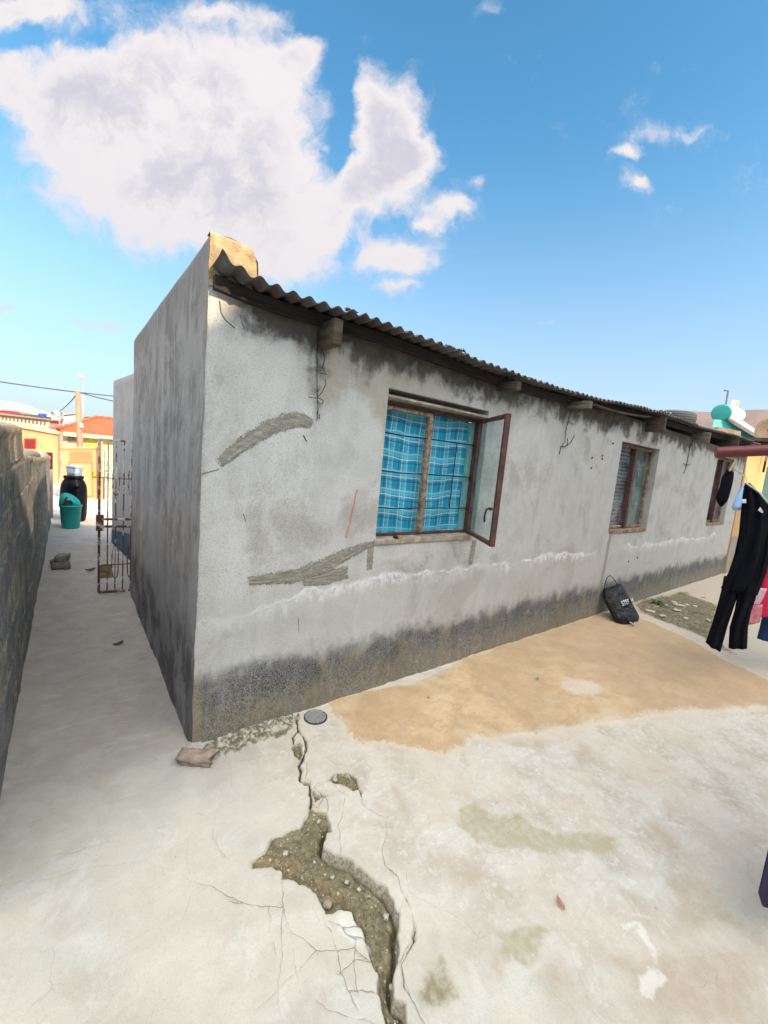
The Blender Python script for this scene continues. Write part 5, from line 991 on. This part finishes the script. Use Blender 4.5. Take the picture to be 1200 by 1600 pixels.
# shrub through the gate
q = on(1, YG-.3, 173, 730); t = thing('potted_shrub', 'leafy green shrub beside the white pillar behind the iron gate', 'shrub', (q[0]+.1, q[1], 0)); m = MB()
m.tube([(q[0]+.12, q[1], -.05), (q[0]+.1, q[1], .6), (q[0]+.04, q[1], 1.0)], [.02, .015, .008], 6); m.build('stem', simple('bark', (.12, .09, .06)), t)
m = MB()
for k in range(140):
    b0 = Vector((q[0]+.08+rg.gauss(0, .09), q[1]+rg.gauss(0, .12), .85+rg.gauss(0, .16))); a = rg.uniform(0, 6.28); d = Vector((math.cos(a), math.sin(a), rg.uniform(-.3, .6))).normalized()*.07; s_ = d.cross(Vector((0, 0, 1))).normalized()*.018; m.add([b0, b0+d*.5+s_, b0+d, b0+d*.5-s_], [(0, 1, 2, 3)])
m.build('foliage', simple('shrub_leaf', (.05, .13, .04), (.03, .08, .02)), t)
# peach house with a red window
YP = 14.
ph_ = thing('peach_house', 'peach plastered house with a small red window above the block wall', 'house', on(1, YP, 60, 700)*np.array([1, 1, 0]))
quadbox([(-60, 655), (22, 664), (78, 671), (90, 677), (92, 800), (-60, 800)], YP, YP+5).build('wall', M_PEACH, ph_, bevel=.02)
w = quadbox([(38, 685), (56, 685.5), (56, 701), (38, 700.5)], YP-.04, YP+.01).build('window', simple('red_window_paint', (.50, .03, .03)), ph_, bevel=.005)
quadbox([(40, 687), (53.5, 687.5), (53.5, 699.5), (40, 699)], YP-.055, YP-.03).build('shutter', simple('dark_red_board', (.22, .02, .02)), ph_)
quadbox([(20, 661), (78, 669.5), (92, 676), (92, 679), (20, 666)], YP-.08, YP+5.1).build('parapet_cap', simple('pale_cap', (.66, .52, .36)), ph_)
# orange tiled house
YH = 21.
th = thing('tiled_house', 'pale yellow house with an orange tiled hip roof behind the panelled gate', 'house', on(1, YH, 140, 700)*np.array([1, 1, 0]))
e0 = on(1, YH, 82, 673); e1 = on(1, YH, 330, 694); e0[2] = e1[2] = (on(1, YH, 130, 678)[2]); zr = on(1, YH+3.2, 150, 652)[2]; xr = on(1, YH+3.2, 150, 652)[0]
m = MB(); m.box(e0[0]+.35, e1[0]-.3, YH+.35, YH+6.2, -.1, e0[2]-.02); m.build('wall', simple('pale_yellow_paint', (.68, .55, .34), (.6, .5, .3), 2), th)
A_, B_, C_, D_ = (e0[0], YH, e0[2]), (e1[0], YH, e0[2]), (e1[0], YH+6.5, e0[2]), (e0[0], YH+6.5, e0[2]); E_ = (xr, YH+3.2, zr); F_ = (e1[0]-2, YH+3.2, zr)
m = MB(); m.add([A_, B_, C_, D_, E_, F_], [(0, 1, 5, 4), (1, 2, 5), (2, 3, 4, 5), (3, 0, 4), (3, 2, 1, 0)]); m.build('roof', M_TILE, th)
m = MB(); m.tube([A_, E_, F_], .10, 8); m.build('ridge_tiles', M_TILE, th, smooth=True)
m = MB(); m.box(e0[0], e1[0], YH-.06, YH-.005, e0[2]-.16, e0[2]+.02); m.build('fascia', simple('cream_fascia', (.70, .60, .42)), th)
w = quadbox([(106, 682), (121, 682.5), (121, 692), (106, 691)], YH+.3, YH+.345).build('window', simple('dark_window_glass', (.08, .08, .10), (.3, .28, .26), 14, .3), th)
quadbox([(135, 684), (155, 685), (155, 704), (135, 703)], YH+.3, YH+.345).build('lime_panel', simple('lime_paint', (.62, .66, .16)), th)
# second, lower orange roof at the left
t = thing('far_tiled_house', 'distant low house with an orange roof left of the utility pole', 'house', on(1, 34, 100, 680)*np.array([1, 1, 0])); m = MB(); a = on(1, 34, 82, 668); b = on(1, 34, 150, 672); zz = on(1, 37, 120, 656)[2]
m.add([(a[0], 34, a[2]), (b[0]+3, 34, a[2]), (b[0]+3, 40, a[2]), (a[0], 40, a[2]), (a[0]+2, 37, zz), (b[0]+1, 37, zz)], [(0, 1, 5, 4), (1, 2, 5), (2, 3, 4, 5), (3, 0, 4), (3, 2, 1, 0)]); m.build('roof', M_TILE, t)
m = MB(); m.box(a[0]+.3, b[0]+2.7, 34.3, 39.7, -.1, a[2]); m.build('wall', M_CREAM, t)
# utility pole, cables, street light
YPO = 19.
pb_, pt_ = on(1, YPO, 125, 700), on(1, YPO, 121.5, 611); pl = thing('utility_pole', 'leaning wooden utility pole carrying cables in front of the orange roof', 'utility pole', (pb_[0], YPO, 0))
m = MB(); m.tube([(pb_[0]+.1, YPO, -.1), tuple(pb_), tuple(pt_)], [.12, .11, .085], 12); m.build('pole', simple('tan_pole_wood', (.46, .26, .17), (.34, .19, .12), 4, stretch=(4, 4, .5)), pl, smooth=True)
m = MB(); m.tube([on(1, YPO-.1, 126, 661), on(1, YPO-.1, 127, 668)], .08, 8); m.build('insulator', simple('white_porcelain', (.7, .66, .62)), pl)
M_CAB = simple('cable_sheath', (.10, .10, .12))
def cable(a, b, sag, lb):
    a, b = np.array(a), np.array(b); pts = [a+(b-a)*k/20-np.array([0, 0, sag*4*(k/20)*(1-k/20)]) for k in range(21)]; m = MB(); m.tube(pts, .022, 5); tag(m.build('power_cable', M_CAB, None), lb, 'cable')
cable(on(1, YPO, -120, 577), on(1, YPO, 260, 626), .12, 'upper power cable crossing the sky above the utility pole')
cable(on(1, YPO, 122, 612.5), on(1, YPO, 250, 637), .1, 'power cable running right from the top of the utility pole')
cable(on(1, YPO, 121, 615), on(1, 42, 84, 645), .2, 'power cable falling left from the utility pole to the far houses')
YL = 40; sp = thing('street_light', 'slim pale street light rising behind the wooden utility pole', 'street light', on(1, YL, 128, 690)*np.array([1, 1, 0]))
m = MB(); m.tube([on(1, YL, 128, 690)*np.array([1, 1, 0]), on(1, YL, 129, 640), on(1, YL, 130.5, 596), on(1, YL, 129, 590), on(1, YL, 124, 586)], [.1, .08, .05, .05, .04], 8); m.build('mast', simple('pale_steel', (.55, .55, .57)), sp, smooth=True)
m = MB(); a = on(1, YL, 127, 588); m.loft([[(a[0]+x*s-.0, a[1]+y*s, a[2]+z) for x, y in ((-.1, -.12), (.1, -.12), (.1, .12), (-.1, .12))] for s, z in ((1, -.2), (1.5, -.05), (.8, .08))]); m.bar(on(1, YL, 121, 583.5), on(1, YL, 127, 588), .3, .16); m.build('lamp_head', simple('white_lamp_shell', (.75, .75, .75)), sp, bevel=.02)
# far commercial block and houses
YM = 150.
t = thing('shopping_hall', 'long pale grey hall with red and blue signs on the far left skyline', 'building', on(1, YM, 40, 650)*np.array([1, 1, 0]))
quadbox([(-90, 622), (0, 640), (85, 652), (100, 656), (100, 668), (-90, 668)], YM, YM+30).build('wall', simple('pale_green_grey', (.40, .47, .44), (.36, .42, .40), .2), t)
quadbox([(-90, 610), (0, 626), (22, 628.5), (42, 633.5), (60, 640), (88, 649), (100, 655), (40, 646), (0, 641), (-90, 623)], YM-1, YM+31).build('roof', simple('pale_roof_sheet', (.62, .64, .60), (.5, .52, .5), .2), t)
quadbox([(2, 640.5), (30, 643), (31, 646.5), (2, 645)], YM-1.6, YM-1.1).build('red_sign', simple('red_sign_paint', (.62, .04, .06)), t)
quadbox([(33, 643), (47, 645), (47, 648), (33, 647)], YM-1.6, YM-1.1).build('brown_sign', simple('brown_sign_paint', (.40, .28, .25)), t)
quadbox([(60, 645.5), (73, 646.5), (73, 651.5), (60, 650.5)], YM-1.6, YM-1.1).build('blue_sign', simple('blue_sign_paint', (.04, .09, .55)), t)
YR = 70.
t = thing('terrace_row', 'long cream row building with a line of small windows on the left', 'building', on(1, YR, 30, 660)*np.array([1, 1, 0]))
quadbox([(-90, 638), (0, 647), (76, 656), (78, 672), (-90, 672)], YR, YR+8).build('wall', simple('cream_render', (.66, .56, .44), (.6, .5, .4), .5), t)
quadbox([(-90, 635.5), (0, 645), (78, 654.5), (78, 656.5), (0, 648), (-90, 639)], YR-.5, YR+8.2).build('roof', simple('brown_grey_roof', (.36, .29, .27)), t)
for k in range(12):
    x = 3+k*6.0; y = 650.5+k*.78
    quadbox([(x, y), (x+2.2, y+.25), (x+2.2, y+4.5), (x, y+4.3)], YR-.2, YR-.01).build('window', simple('brown_window', (.30, .16, .12)) if k == 0 else bpy.data.materials['brown_window'], t)
for k, (l, Y, c, lb) in enumerate([([(80, 644), (96, 645), (97, 662), (80, 662)], 100, (.42, .40, .46), 'distant mauve grey building right of the blue sign'), ([(100, 648), (119, 646), (120, 662), (100, 662)], 95, (.66, .64, .64), 'distant white building left of the utility pole'), ([(128, 652), (140, 650), (140, 664), (128, 664)], 95, (.6, .58, .55), 'small distant white building right of the utility pole'), ([(78, 657), (96, 658), (96, 668), (78, 668)], 60, (.60, .24, .20), 'distant red roofed shed above the peach house')]):
    tt = thing('distant_building', lb, 'building', on(1, Y, *l[3])*np.array([1, 1, 0])); quadbox(l, Y, Y+10).build('wall', simple('far_paint', c, tuple(q_*.8 for q_ in c), .4), tt)
    l2 = [(l[0][0]-.5, l[0][1]-1.2), (l[1][0]+.5, l[1][1]-1.2), (l[1][0]+.5, l[1][1]+.4), (l[0][0]-.5, l[0][1]+.4)]; quadbox(l2, Y-.5, Y+10.5).build('roof', simple('far_roof', tuple(q_*.7 for q_ in c)), tt)
t = thing('antenna_mast', 'thin mast with a white dish among the far buildings', 'antenna', on(1, 42, 93, 665)*np.array([1, 1, 0])); m = MB(); m.tube([on(1, 42, 93, 665), on(1, 42, 92, 641)], .04, 6); m.build('mast', bpy.data.materials['pale_steel'], t)
m = MB(); m.lathe(on(1, 42, 89, 646.5), [(.01, 0), (.15, .03), (.24, .09), (.24, .1)], 20, axis=(-.2, -1, .3)); m.build('dish', bpy.data.materials['white_lamp_shell'], t, smooth=True)
# ------------------------------------------------------------------ hills
def hill(name, az0, az1, el_fn, r0, r1, mt, base=-1.):
    P = []
    for i in range(121):
        az = R(az0+(az1-az0)*i/120); e = el_fn(az0+(az1-az0)*i/120); row = []
        for j in range(24):
            t = j/23; r = r0+(r1-r0)*t; z = base+(1.6+r1*math.tan(R(e))-base)*sst(0, 1, np.array(t))+2.5*float(fbm(np.array(i*.09), np.array(t*5.), 4, 4))*t*(1-t*.6); row.append((CX+r*math.sin(az), CY+r*math.cos(az), float(z)))
        P.append(row)
    for_ = [(CX+(r1+60)*math.sin(R(az0+(az1-az0)*i/120)), CY+(r1+60)*math.cos(R(az0+(az1-az0)*i/120)), base-2) for i in range(121)]
    for i in range(121): P[i].append(for_[i])
    m = MB(); m.grid(P); return tag(m.build(name, mt, None, smooth=True), kind='structure')
def hill_fn(N):
    P = N.co(); n = N.nz(P, .06, 6, .65); n2 = N.nz(P, .5, 4, .6); c = N.mix(N.ss(n, .4, .65), (.21, .15, .135), (.14, .115, .095)); c = N.mix(N.m('MULTIPLY', N.ss(n2, .55, .7), .6), c, (.13, .14, .09)); return dict(color=c, h=n2, bs=.4, bd=.4)
M_HILL = mat('dry_hillside', hill_fn)
hill('hill', 56, 150, lambda a: 8.3*sst(52, 64, np.array(a))+.12*math.sin(a*.9), 90, 230, M_HILL)
hill('hill', -40, 30, lambda a: .9+.25*math.sin(a*.3), 400, 700, M_HILL)
# ------------------------------------------------------------------ the neighbour's house across the yard (throws the shade)
nh = thing('neighbour_house', 'tall plastered house across the yard behind the viewer', 'house', (4, -9.5, 0))
YN = -7.0; prof = [(-5.5, 4.9), (1.2, 5.97), (2.05, 6.33), (2.5, 6.75), (3.3, 6.9), (11.9, 7.0), (12.0, 6.5), (13.0, 3.6), (13.0, -.1), (-5.5, -.1)]
m = MB(); m.loft([[(x, YN, z) for x, z in prof], [(x, YN-5, z) for x, z in prof]]); m.build('wall', simple('neighbour_plaster', (.55, .48, .38), (.47, .41, .33), 1.5), nh)
m = MB()
for x in (0, 3.4, 6.8):
    w = MB().box(x, x+1.2, YN, YN+.05, 1.1, 2.2).build('window', bpy.data.materials['dark_window_glass'], nh)

for nm in ('black_plastic', 'black_cloth'):
    bpy.data.materials[nm].node_tree.nodes['Principled BSDF'].inputs['Specular IOR Level'].default_value = .12
